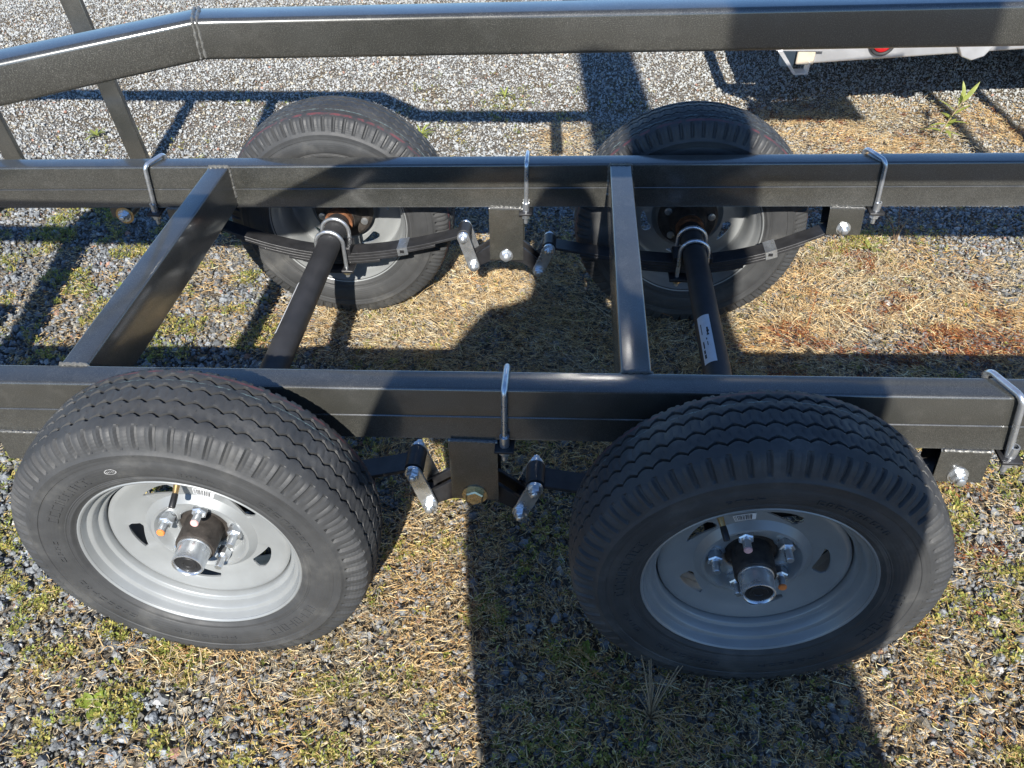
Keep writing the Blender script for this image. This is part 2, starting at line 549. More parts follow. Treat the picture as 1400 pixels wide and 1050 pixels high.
def build_straw():
    Vs, Cs, cnt = [], [], 0
    pal = np.array([(.60, .45, .24), (.70, .57, .36), (.52, .36, .17), (.74, .65, .46), (.30, .20, .11), (.46, .40, .29), (.50, .26, .11)])
    pw = np.array([.28, .22, .16, .12, .09, .10, .03]); pw /= pw.sum()
    for dens, l0, l1, w0, w1, thr, zt in ((52000, .006, .020, .0006, .0012, .04, .30), (10500, .018, .048, .0006, .0011, .14, .34), (420, .06, .14, .0006, .0012, .3, .45)):
        x, y = scatter(dens, 3.2)
        d = dryness(x, y)
        base = .045 + .05 * (y < 1.6)
        pr = np.clip((d - thr) * 1.5 + base, 0, 1) * np.where(fbm(x, y, 24, 9, 2) > .45, 1.2, .55)
        k = RNG.uniform(0, 1, len(x)) < pr
        x, y, d = x[k], y[k], d[k]
        n = len(x)
        L = RNG.uniform(l0, l1, n) * np.where(y < .3, .75, 1.); wd = RNG.uniform(w0, w1, n)
        az = (fbm(x, y, 3, 31, 2) * 9 + RNG.normal(0, 1.1, n))
        el = np.abs(RNG.normal(0, zt, n)); el = np.minimum(el, 1.25)
        curl = RNG.normal(0, 1.0, n); sag = RNG.uniform(-.2, 1.0, n)
        z0 = height(x, y) + RNG.uniform(.002, .016, n) + .010 * d
        K = 4
        pts = []
        px, py, pz = x.copy(), y.copy(), z0.copy()
        for i in range(K):
            pts.append(np.stack([px, py, pz], 1))
            st = L / (K - 1)
            e = el - sag * el * 1.7 * i / (K - 1)
            a = az + curl * i / (K - 1)
            px = px + np.cos(a) * np.cos(e) * st; py = py + np.sin(a) * np.cos(e) * st
            pz = np.maximum(pz + np.sin(e) * st, height(px, py) + .002)
        roll = RNG.uniform(0, math.pi, n)
        V = np.zeros((n, K, 2, 3))
        for i in range(K):
            a = az + curl * i / (K - 1)
            side = np.stack([-np.sin(a) * np.cos(roll), np.cos(a) * np.cos(roll), np.sin(roll)], 1)
            ww = wd * (1 - .65 * i / (K - 1))
            V[:, i, 0] = pts[i] - side * ww[:, None]; V[:, i, 1] = pts[i] + side * ww[:, None]
        ci = RNG.choice(len(pal), n, p=pw)
        wm = np.clip((fbm(x, y, 6, 63, 2) - .3) * 2.2, 0, 1)[:, None]
        c = np.minimum(pal[ci] * RNG.uniform(.75, 1.3, (n, 1)) * (wm * np.array([1.12, .98, .78]) + (1 - wm) * np.array([1., 1.02, 1.05])), .85)
        # a rust coloured streak along the shade of the rail, greyer straw in front
        red = (np.exp(-((y - .86) / .07) ** 2) * np.clip((x - 1.75) / .25, 0, 1) * (fbm(x, y, 9, 40, 2) > .36) * 1.5 + .9 * (fbm(x, y, 13, 91, 2) > .70) * (x > 1.7)) * RNG.uniform(0, 1, n) > .4
        c[red] = np.array([.34, .11, .035]) * RNG.uniform(.6, 1.2, (red.sum(), 1))
        Vs.append(V.reshape(-1, 3)); Cs.append(np.repeat(c, K * 2, 0)); cnt += n
    V = np.concatenate(Vs); C = np.concatenate(Cs)
    q = np.array([(0, 1, 3, 2), (2, 3, 5, 4), (4, 5, 7, 6)])
    F = (q[None] + 8 * np.arange(cnt)[:, None, None]).reshape(-1, 4)
    me = fast_mesh('dry_grass', V, F, C, M['straw'])
    o = bpy.data.objects.new('dry_grass', me); COL.objects.link(o)
    tag(o, 'dead straw coloured grass matted over the gravel', kind='stuff')

GREEN = [(.55, -.2, .35, .22, .6), (.15, 1.1, .35, .35, .55), (.85, -.1, .2, .25, .55), (1.25, -.2, .12, .25, .55), (2.15, .2, .2, .3, .45), (-.3, 1.3, .3, .3, .45),
         (.1, .9, .2, .2, .5), (1.0, .3, .15, .2, .4), (2.1, -.33, .18, .1, .9), (2.25, 1.38, .12, .06, .7), (.35, .15, .1, .1, .3), (.2, -.1, .2, .3, .6), (1.0, 2.4, .3, .2, .12), (.15, 2.2, .2, .2, .10)]
def build_sprouts():
    x, y = scatter(22000, 3.0)
    t = np.zeros_like(x)
    for cx, cy, rx, ry, a in GREEN:
        t = np.maximum(t, a * np.exp(-.5 * (((x - cx) / rx) ** 2 + ((y - cy) / ry) ** 2)))
    cl = np.clip((fbm(x, y, 13, 55, 3) - .50) * 7, 0, 1)
    k = RNG.uniform(0, 1, len(x)) < (t * cl * 1.1 + .05 * cl * (y < 1.7) + .035 * (y < .45))
    x, y = x[k], y[k]
    n = len(x); Lf = 7
    az0 = RNG.uniform(0, 6.28, n)
    Vs = np.zeros((n, Lf, 4, 3)); Cs = np.zeros((n, Lf, 4, 3))
    base = np.array([(.36, .37, .08), (.47, .42, .11), (.27, .32, .07), (.54, .43, .14)])[RNG.integers(0, 4, n)] * RNG.uniform(.6, 1.1, (n, 1))
    sz = RNG.uniform(.0018, .0048, n)
    for i in range(Lf):
        a = az0 + i * 2.4 + RNG.normal(0, .3, n)
        e = RNG.uniform(.05, 1.0, n)
        off = sz * RNG.uniform(.3, 2.2, n)
        cx = x + np.cos(a) * off; cy = y + np.sin(a) * off
        cz = height(cx, cy) + .006 + RNG.uniform(0, .014, n)
        dv = np.stack([np.cos(a) * np.cos(e), np.sin(a) * np.cos(e), np.sin(e)], 1) * (sz * RNG.uniform(.8, 1.3, n))[:, None]
        sv = np.stack([-np.sin(a), np.cos(a), RNG.uniform(-.4, .4, n)], 1) * (sz * .5)[:, None]
        c = np.stack([cx, cy, cz], 1)
        Vs[:, i, 0] = c - dv; Vs[:, i, 1] = c + sv; Vs[:, i, 2] = c + dv; Vs[:, i, 3] = c - sv
        Cs[:, i] = (base * RNG.uniform(.75, 1.25, (n, 1)))[:, None, :]
    F = np.arange(n * Lf * 4).reshape(-1, 4)
    me = fast_mesh('ground_cover', Vs.reshape(-1, 3), F, Cs.reshape(-1, 3), M['leaf'])
    o = bpy.data.objects.new('ground_cover', me); COL.objects.link(o)
    tag(o, 'tiny yellow green sprouts growing through the gravel', kind='stuff')

build_gravel()
build_straw()
build_sprouts()

# ------------------------------------------------------------------ the trailer
SL = .0271
def tilt(V):
    V = V.copy(); V[:, 2] += SL * (V[:, 0] - .6); return V
H, HB, ZG, RW, W = .5115, .3994, .4515, .0503, .8719
X1, X2, ZC, YR, XCL, XCR, CW = .6794, 1.618, .299, .1953, .4313, 1.4153, .0519
RX0, RX1 = -.36, 3.8
trailer = thing('trailer', 'dark charcoal tandem axle steel trailer frame standing on four tyred wheels', 'trailer', (1.15, W / 2, 0))
TL = (-1.15, -W / 2, 0)
def tp(name, mb, mat, parent=None, **kw):
    """part of the trailer, vertices in world coordinates"""
    return ob(name, mb, mat, parent or trailer, loc=TL if parent is None else (0, 0, 0), **kw)

def weld(path, r=.0028, seed=0):
    """lumpy bead"""
    rnd = random.Random(seed)
    P = []
    for a, b in zip(path[:-1], path[1:]):
        a = Vector(a); b = Vector(b); n = max(2, int((b - a).length / .0035))
        P += [a.lerp(b, i / n) for i in range(n)]
    P.append(Vector(path[-1]))
    P = [p + Vector((rnd.uniform(-1, 1), rnd.uniform(-1, 1), rnd.uniform(-1, 1))) * .0005 for p in P]
    rr = [r * (1 + .25 * math.sin(i * 1.9 + rnd.uniform(-.4, .4))) for i in range(len(P))]
    return MB().tube(P, rr, 6)

def hexbolt(c, r=.011, h=.009, shank=.006, sl=.006, axis=-1, washer=True):
    """hex head pointing along -y (axis=-1) or +y; c = foot of the head"""
    m = MB(); s = axis
    y = c[1]
    if washer:
        m.lathe([(y, r * .2), (y, r * 1.28), (y + s * .002, r * 1.28), (y + s * .002, r * .5)], 20, (c[0], 0, c[2]))
        y += s * .002
    ph = random.uniform(0, 1)
    m.lathe([(y, r * .3), (y, r), (y + s * h * .8, r), (y + s * h, r * .84), (y + s * (h + .0002), .0001)], 6, (c[0], 0, c[2]), phase=ph)
    if sl:
        m.lathe([(y + s * h * .9, shank), (y + s * (h + sl), shank), (y + s * (h + sl + .001), shank * .8), (y + s * (h + sl + .0012), .0001)], 14, (c[0], 0, c[2]))
    return m

def rail_prof():
    w2, h2, r = RW / 2, (H - ZG) / 2, .0055
    out = []
    for cx, a0 in ((w2 - r, 0), (-w2 + r, 90)):
        for i in range(6):
            a = R_(a0 + 18 * i); out.append((cx + r * math.cos(a), h2 - r + r * math.sin(a)))
    return out + [(-w2, -h2 + .001), (-w2 + .001, -h2), (w2 - .001, -h2), (w2, -h2 + .001)]

def rail(y0, y1, sgn, nm):
    """sgn: -1 near rail (outer face to -y), +1 far rail"""
    yc = (y0 + y1) / 2
    zc = (ZG + H) / 2
    m = MB().sweep([(RX0, yc, zc), (RX1, yc, zc)], rail_prof()); m.xf(tilt)
    r = tp('frame_rail', m, M['paint'])
    # rolled channel carrying the running gear, welded below and a hair wider
    z0, z1 = HB, ZG - .0007
    m = MB()
    hw = RW / 2 + .0009; t = .005
    prof = [(-hw, z1 - .0016), (-hw + .0016, z1), (hw - .0016, z1), (hw, z1 - .0016), (hw, z0 + .003), (hw + .001, z0), (hw - t, z0), (hw - t, z1 - t), (-hw + t, z1 - t), (-hw + t, z0), (-hw - .001, z0), (-hw, z0 + .003)]
    m.sweep([(RX0, yc, 0), (RX1, yc, 0)], prof); m.xf(tilt)
    tp('lower_channel', m, M['paint'], r)
    return r
near_rail = rail(0, RW, -1, 'near')
far_rail = rail(W - RW, W, 1, 'far')

def crossmember(x, seed, ends=True):
    zc = (H + HB + .004) / 2; hh = H - HB - .004
    m = MB().sweep([(x, RW + .0005, zc - .0006), (x, W - RW - .0005, zc - .0006)], rrect(CW, hh, .005, 5)); m.xf(tilt)
    c = tp('crossmember', m, M['paint'])
    k = 0
    for y in (RW + .001, W - RW - .001):
        pth = [(x - CW / 2, y, HB + .03), (x - CW / 2 + .0, y, H - .004), (x - CW / 2 + .004, y, H + .0005), (x + CW / 2 - .004, y, H + .0005), (x + CW / 2, y, H - .004), (x + CW / 2, y, HB + .03)]
        b = weld(pth, .0036, seed + k); b.xf(tilt); k += 1
        tp('weld_bead', b, M['weld'], c)
    return c
crossmember(XCL, 1); crossmember(XCR, 5); crossmember(3.12, 9)
# wider front crossmember, out of the picture to the left
m = MB().sweep([(-.195, RW, .455), (-.350, W - RW, .455)], rrect(.075, .10, .006, 4)); m.xf(tilt)
tp('crossmember', m, M['paint'])
# tongue
m = MB().sweep([(-.33, .15, .455), (-1.9, .43, .455)], rrect(.2, .10, .006, 4)); m.xf(tilt)
tp('tongue_beam', m, M['paint'])

# ---- guide bars on posts, jogging inwards half way along
def guide(path, seed, x_bead, sz=.050):
    m = MB().sweep(path, rrect(sz, sz, .0065, 5))
    g = tp('guide_bar', m, M['paint'])
    i = x_bead
    p = Vector(path[i]); d0 = (p - Vector(path[i - 1])).normalized(); d1 = (Vector(path[i + 1]) - p).normalized()
    d = (d0 + d1).normalized(); sd_ = d.cross(Vector((0, 0, 1))).normalized()
    k = .0248 / d.dot(d1)
    for off in (-.003, .003):
        q = p + d * off
        loop = [q + sd_ * k + Vector((0, 0, -.024)), q + sd_ * k + Vector((0, 0, .021)), q + sd_ * (k - .005) + Vector((0, 0, .0247)), q - sd_ * (k - .005) + Vector((0, 0, .0247)), q - sd_ * k + Vector((0, 0, .021)), q - sd_ * k + Vector((0, 0, -.022))]
        tp('weld_bead', weld(loop, .0021, seed), M['weld'], g); seed += 1
    return g
def zb(x): return 1.095 + SL * (x - 1.2)
guide([(3.8, .025, zb(3.8)), (.820, .025, zb(.820)), (.540, -.152, 1.069), (-1.6, -.152, 1.062)], 20, 1)
guide([(2.55, .85, zb(2.55)), (.71, .85, zb(.71)), (.50, 1.04, 1.088), (-1.9, 1.04, 1.052)], 30, 1, .056)

m = MB().prism([(2.10, zb(2.10) + .02), (2.55, zb(2.55) + .02), (2.55, 1.282), (2.20, 1.225), (2.10, 1.210)], .842, .858)  # unseen plate added on the far bar, shaped to widen its ground shadow
tp('shadow_plate', m, M['paint'])

def flatbar(p, q, wdt, th, side):
    """flat bar from p to q, wide along x"""
    p = Vector(p); q = Vector(q)
    m = MB(); V = []
    for c in (p, q):
        V += [(c.x - wdt / 2, c.y - th / 2, c.z), (c.x + wdt / 2, c.y - th / 2, c.z), (c.x + wdt / 2, c.y + th / 2, c.z), (c.x - wdt / 2, c.y + th / 2, c.z)]
    m.add(V, [(3, 2, 1, 0), (4, 5, 6, 7), (0, 1, 5, 4), (1, 2, 6, 5), (2, 3, 7, 6), (3, 0, 4, 7)])
    return m
for xb in (.104, -.262):
    g = tp('guide_post', flatbar((xb + .012, 1.057, .30), (xb - .073, 1.057, 1.068), .052, .016, 1), M['paint'], bevel=.002)
    m = MB().sweep([(xb + .005, W - .004, .355), (xb + .005, 1.062, .355)], rrect(.05, .05, .005))
    tp('outrigger', m, M['paint'])
tp('guide_post', flatbar((1.29, .85, .84), (1.29, .85, 1.085), .048, .03, 1), M['paint'], bevel=.002)
for xb in (2.905, 3.125):
    tp('guide_post', flatbar((xb, W - .02, .45), (xb, W - .02, 1.36), .05, .02, 1), M['paint'], bevel=.002)
tp('guide_post', flatbar((-1.20, -.02, .45), (-1.37, -.14, 1.05), .06, .03, 1), M['paint'], bevel=.002)
tp('guide_post', flatbar((3.7, -.02, .45), (3.7, .02, 1.12), .05, .02, 1), M['paint'], bevel=.002)

# ---- u-bolts clamping the channel to the rails
def rail_ubolt(yf, yb, xft, xbt, xbot, side):
    """front leg at yf, back leg at yb; side -1: nuts seen from the front"""
    zt = H + .0075 + SL * (xft - .6); z0 = HB - .030 + SL * (xbot - .6)
    r = .0054
    pts = []
    def arc(c, a0, a1, rad, xa, xb_):
        for i in range(6):
            t = i / 5; a = R_(a0 + (a1 - a0) * t)
            pts.append((xa + (xb_ - xa) * t, c[0] + rad * math.cos(a), c[1] + rad * math.sin(a)))
    xbb = xbot + (xbt - xft) * .4
    pts.append((xbot, yf, z0)); pts.append((xbot + (xft - xbot) * .35, yf, z0 + .05))
    arc((yf + .012, zt - .012), 180, 90, .012, xft, xft + (xbt - xft) * .2)
    arc((yb - .012, zt - .012), 90, 0, .012, xft + (xbt - xft) * .8, xbt)
    pts.append((xbb, yb, z0))
    u = tp('rail_clamp_bolt', MB().tube(pts, r, 14), M['zinc'])
    m = MB()
    zp = HB - .0095 + SL * (xbot - .6)
    m.box(xbot - .017, xbot + .017, yf - .016, yb + .016, zp - .004, zp + .0025)
    tp('clamp_plate', m, M['spring'], u, bevel=.0015)
    for y in (yf, yb):
        m = MB()
        m.lathe([(zp - .0045, .005), (zp - .0045, .0145), (zp - .0065, .0145), (zp - .0065, .005)], 20, (xbot, y, 0), axis='z')
        m.lathe([(zp - .0066, .006), (zp - .0066, .0108), (zp - .0156, .0108), (zp - .0172, .009), (zp - .0172, .005)], 6, (xbot, y, 0), axis='z', phase=random.random())
        m.lathe([(zp - .015, r), (zp - .031, r), (zp - .0318, .0048), (zp - .0319, .0001)], 12, (xbot, y, 0), axis='z')
        tp('clamp_nut', m, M['zinc'], u)
        m = MB().lathe([(zp + .003, .0085), (zp + .003 + .022, .0085), (zp + .003 + .022, .006)], 16, (xbot, y, 0), axis='z')
        tp('spacer_sleeve', m, M['zinc'], u)
    return u
YN0, YN1 = -.0095, RW + .0095
YF0, YF1 = W - RW - .0095, W + .0095
rail_ubolt(YN0, YN1, 1.198, 1.199, 1.197, -1)
rail_ubolt(YN0, YN1, 2.010, 1.978, 2.033, -1)
rail_ubolt(YF0, YF1, 1.192, 1.192, 1.191, -1)
rail_ubolt(YF0, YF1, 2.022, 1.990, 2.031, -1)
rail_ubolt(YF0, YF1, .247, .272, .238, -1)
rail_ubolt(YN0, YN1, .247, .272, .238, -1)

# ---- spring hangers, equalisers, shackles, springs
def hanger(x0, x1, zbot, bolt, yo, yi, big=False, taper=0., zinc='zinc'):
    """plates on both sides of the spring: outer plate toward the viewer at yo"""
    zt = HB + SL * ((x0 + x1) / 2 - .6)
    t = .006
    m = MB()
    # folded saddle: web on top, two cheeks
    prof = []
    r = .007
    ym = (yo + yi) / 2; hw = (yi - yo) / 2
    P = [(-hw, zbot), (-hw, zt - r)]
    for i in range(1, 6):
        a = R_(180 - 90 * i / 5); P.append((-hw + r + r * math.cos(a), zt - r + r * math.sin(a)))
    for i in range(6):
        a = R_(90 - 90 * i / 5); P.append((hw - r + r * math.cos(a), zt - r + r * math.sin(a)))
    P += [(hw, zbot), (hw - t, zbot), (hw - t, zt - t - .001), (-hw + t, zt - t - .001), (-hw + t, zbot)]
    V = []
    for xx, sg in ((x0, 1), (x1, -1)):
        for a, b in P:
            f = (zt - b) / max(.001, zt - zbot)
            V.append((xx + taper * f * (1 if sg > 0 else 1), ym + a, b))
    n = len(P)
    m.add(V, [(j, (j + 1) % n, (j + 1) % n + n, j + n) for j in range(n)])
    # end caps as quads along the thin wall
    k = 13
    h = tp('spring_hanger', m, M['paint'])
    mm = h.modifiers.new('bevel', 'BEVEL'); mm.width = .001; mm.segments = 1; mm.limit_method = 'ANGLE'; mm.angle_limit = R_(60)
    b = weld([(x0 + .004, yo - .001, zt - .001), (x1 - .004, yo - .001, zt - .001)], .0024, int(x0 * 999))
    tp('weld_bead', b, M['weld'], h)
    s = 1.35 if big else 1.
    tp('hanger_bolt', hexbolt((bolt[0], yo, bolt[1]), .0135 * s, .010, .0078, .0 if big else .007), M[zinc], h)
    tp('hanger_bolt', hexbolt((bolt[0], yi, bolt[1]), .0125, .010, .0078, .007, axis=1), M[zinc], h)
    return h

def leaf_curve(pts, n=30):
    """smooth curve through eye, seat, eye (x, z)"""
    (xa, za), (xc, zc), (xb, zb_) = pts
    out = []
    for i in range(n + 1):
        t = i / n
        x = xa + (xb - xa) * t
        if x < xc:
            u = (xc - x) / (xc - xa); z = zc + (za - zc) * u ** 1.75
        else:
            u = (x - xc) / (xb - xc); z = zc + (zb_ - zc) * u ** 1.75
        out.append((x, z))
    return out

def spring(pts, yc, xc, clip_x):
    wd = .047; th = .0075
    (xa, za), (xm, zm), (xb, zb_) = pts
    cur = leaf_curve(pts, 36)
    def strip(x0, x1, drop, tp_=.0):
        c = [(x, z) for x, z in cur if x0 <= x <= x1]
        up = [(x, z - drop) for x, z in c]; lo = [(x, z - drop - th) for x, z in c]
        m = MB(); n = len(c); V = []
        for (x, zu), (_, zl) in zip(up, lo):
            V += [(x, yc - wd / 2, zu), (x, yc + wd / 2, zu), (x, yc + wd / 2, zl), (x, yc - wd / 2, zl)]
        F = [(3, 2, 1, 0), (4 * n - 4, 4 * n - 3, 4 * n - 2, 4 * n - 1)]
        for i in range(n - 1):
            for j in range(4):
                F.append((4 * i + j, 4 * i + (j + 1) % 4, 4 * i + 4 + (j + 1) % 4, 4 * i + 4 + j))
        m.add(V, F)
        return m
    m = strip(xa, xb, 0)
    for x, z in ((xa, za), (xb, zb_)):                      # rolled eyes
        m.lathe([(yc - wd / 2, .0095), (yc - wd / 2, .0175), (yc + wd / 2, .0175), (yc + wd / 2, .0095), (yc - wd / 2, .0095)], 24, (x, 0, z - .004))
    s = tp('leaf_spring', m, M['spring'], bevel=.001)
    for k, fr in enumerate((.80, .60, .38)):
        tp('leaf', strip(xm + (xa - xm) * fr, xm + (xb - xm) * fr, (th + .0006) * (k + 1)), M['spring'], s, bevel=.001)
    # clip
    zc_ = np.interp(clip_x, [c[0] for c in cur], [c[1] for c in cur])
    sl = (np.interp(clip_x + .01, [c[0] for c in cur], [c[1] for c in cur]) - zc_) / .01
    m = MB(); hw = .0135
    prof = [(-wd / 2 - .0022, -.020), (-wd / 2 - .0022, .0018), (wd / 2 + .0022, .0018), (wd / 2 + .0022, -.020), (wd / 2 + .0006, -.020), (wd / 2 + .0006, .0004), (-wd / 2 - .0006, .0004), (-wd / 2 - .0006, -.020)]
    V = []
    for dx in (-hw, hw):
        for a, b in prof: V.append((clip_x + dx - b * sl * .6, yc + a, zc_ + dx * sl + b))
    m.add(V, [(j, (j + 1) % 8, (j + 1) % 8 + 8, j + 8) for j in range(8)] + [(0, 1, 6, 7), (1, 2, 5, 6), (2, 3, 4, 5), (15, 14, 9, 8), (14, 13, 10, 9), (13, 12, 11, 10)])
    c = tp('spring_clip', m, M['zinc'], s)
    m = MB().box(clip_x - .0055, clip_x + .0055, yc - wd / 2 - .0031, yc - wd / 2 - .0024, zc_ - .013, zc_ - .004)
    tp('clip_stud', m, M['blacksteel'], s)
    return s

def shackle(up, lo, yo, yi):
    """two zinc straps joined by two bolts; up/lo = (x, z)"""
    t = .005
    m = MB().prism(stadium(up, lo, .0155), yo - t, yo)
    s = tp('shackle_strap', m, M['zinc'], bevel=.0008)
    m = MB().prism(stadium(up, lo, .0155), yi, yi + t)
    tp('strap', m, M['zinc'], s, bevel=.0008)
    for c in (up, lo):
        tp('shackle_bolt', hexbolt((c[0], yo - t, c[1]), .0118, .009, .0068, .006), M['zinc'], s)
        tp('shackle_bolt', hexbolt((c[0], yi + t, c[1]), .0112, .009, .0068, .006, axis=1), M['zinc'], s)
        m = MB().lathe([(yo, .0001), (yo, .0075), (yi, .0075), (yi, .0001)], 16, (c[0], 0, c[1]))
        tp('shackle_pin', m, M['zinc'], s)
    return s

SLU, SLL = (1.030, .3260), (1.054, .2430)
SRU, SRL = (1.2500, .2970), (1.2240, .2320)
PIV = (1.140, .2790)
for side in (0, 1):
    yc = RW / 2 if side == 0 else W - RW / 2
    yo, yi = yc - .031, yc + .031
    hanger(1.098, 1.184, .262, (PIV[0], .276), yo, yi, big=(side == 0), zinc='zinc_yellow' if side == 0 else 'zinc')
    hanger(1.924, 2.006, .360, (1.968, .378), yo, yi, taper=.006)
    hanger(.268, .396, .318, (.352, .350), yo, yi)
    spring([(.354, .350), (X1, .2625), (SLU[0], SLU[1] + .004)], yc, X1, X1 + .187)
    spring([(SRU[0], SRU[1] + .004), (X2, .2625), (1.968, .380)], yc, X2, X2 + .192)
    shackle(SLU, SLL, yc - .0275, yc + .0275)
    shackle(SRU, SRL, yc - .0275, yc + .0275)
    # equaliser: two bent side bars rocking on the hanger bolt
    poly = [(SLL[0] - .016, SLL[1] - .004), (SLL[0] - .008, SLL[1] + .016), (1.095, .296), (PIV[0], .304), (1.185, .292), (SRL[0] + .010, SRL[1] + .016), (SRL[0] + .016, SRL[1] - .004),
            (SRL[0] + .002, SRL[1] - .015), (1.18, .248), (PIV[0], .254), (1.10, .252), (SLL[0] - .002, SLL[1] - .015)]
    e = tp('equaliser', MB().prism(poly, yc - .021, yc - .013), M['blacksteel'], bevel=.001)
    tp('side_bar', MB().prism(poly, yc + .013, yc + .021), M['blacksteel'], e, bevel=.001)
    for c in (SLL, PIV, SRL):
        m = MB().lathe([(yc - .0235, .009), (yc - .0235, .0145), (yc + .0235, .0145), (yc + .0235, .009)], 20, (c[0], 0, c[1]))
        tp('bushing', m, M['spring'], e)

# pivot stub with a brass washer under the far rail
m = MB().lathe([(W - RW - .002, .0001), (W - RW - .002, .018), (W + .06, .018), (W + .06, .0001)], 24, (.150, 0, .366))
ps = tp('pivot_sleeve', m, M['blacksteel'])
m = MB().lathe([(W - RW - .0025, .006), (W - RW - .0025, .023), (W - RW - .0050, .023), (W - RW - .0050, .006)], 28, (.150, 0, .366))
tp('washer', m, M['brass'], ps)
tp('pivot_bolt', hexbolt((.150, W - RW - .0052, .366), .0135, .009, .0075, .008), M['zinc'], ps)
m = MB().box(.135, .165, W - RW + .006, W - .006, .372, .393)
tp('pivot_bracket', m, M['paint'], ps)

# ---- axles
def axle(x, lab):
    ra = .0292
    m = MB().lathe([(-.062, .0001), (-.062, ra * .72), (-.055, ra), (W + .055, ra), (W + .062, ra * .72), (W + .062, .0001)], 40, (x, 0, ZC))
    a = tp('axle_beam', m, M['axle'])
    for yc in (RW / 2, W - RW / 2):
        m = MB().box(x - .05, x + .05, yc - .027, yc + .027, .2635, .282)
        tp('spring_seat', m, M['blacksteel'], a, bevel=.002)
        m = MB().box(x - .056, x + .056, yc - .05, yc + .05, .2195, .2275)
        tp('tie_plate', m, M['blacksteel'], a, bevel=.002)
        for dy in (-.0335, .0335):
            pts = [(x - .0355, yc + dy, .200)]
            for i in range(17):
                t = math.pi - math.pi * i / 16
                pts.append((x + .0355 * math.cos(t), yc + dy, ZC + .0355 * math.sin(t)))
            pts.append((x + .0355, yc + dy, .200))
            u = tp('axle_clamp_bolt', MB().tube(pts, .0052, 12), M['zinc'], a)
            m = MB()
            for sx in (-.0355, .0355):
                m.lathe([(.2192, .005), (.2192, .0105), (.2102, .0105), (.209, .009), (.209, .004)], 6, (x + sx, yc + dy, 0), axis='z', phase=random.random())
            tp('axle_clamp_nut', m, M['zinc_yellow'], a)
    # paper label wrapped on the tube
    y0, y1, a0, a1 = lab
    m = MB(); n = 10; V = []
    for y in (y0, y1):
        for i in range(n + 1):
            t = R_(a0 + (a1 - a0) * i / n)
            V.append((x + (ra + .0008) * math.cos(t), y, ZC + (ra + .0008) * math.sin(t)))
    m.add(V, [(i, i + 1, i + n + 2, i + n + 1) for i in range(n)])
    s = tp('paper_label', m, M['paper'], a)
    m = MB()
    def mark(f0, f1, g0, g1):
        V = []
        for y in (y0 + (y1 - y0) * f0, y0 + (y1 - y0) * f1):
            for g in (g0, g1):
                t = R_(a0 + (a1 - a0) * g)
                V.append((x + (ra + .0014) * math.cos(t), y, ZC + (ra + .0014) * math.sin(t)))
        m.add(V, [(0, 1, 3, 2)])
    # smudged script and code lines, too small to read in the photograph
    for f0, f1, g0, g1 in ((.55, .58, .22, .40), (.58, .62, .26, .36), (.62, .66, .20, .38), (.66, .72, .24, .36), (.30, .44, .70, .80), (.34, .42, .40, .46), (.10, .18, .68, .84), (.20, .27, .70, .84), (.60, .82, .72, .78), (.46, .50, .42, .50)):
        mark(f0, f1, g0, g1)
    tp('label_print', m, M['ink'], a)
    # orange primed collar by the hub
    for yy in (-.070, W + .048):
        m = MB().lathe([(yy, .030), (yy, .0375), (yy + .022, .0375), (yy + .022, .030)], 32, (x, 0, ZC))
        tp('primed_collar', m, M['rust'], a)
    return a
axle(X1, (.40, .60, 130, 168))
axle(X2, (.345, .51, 96, 152))

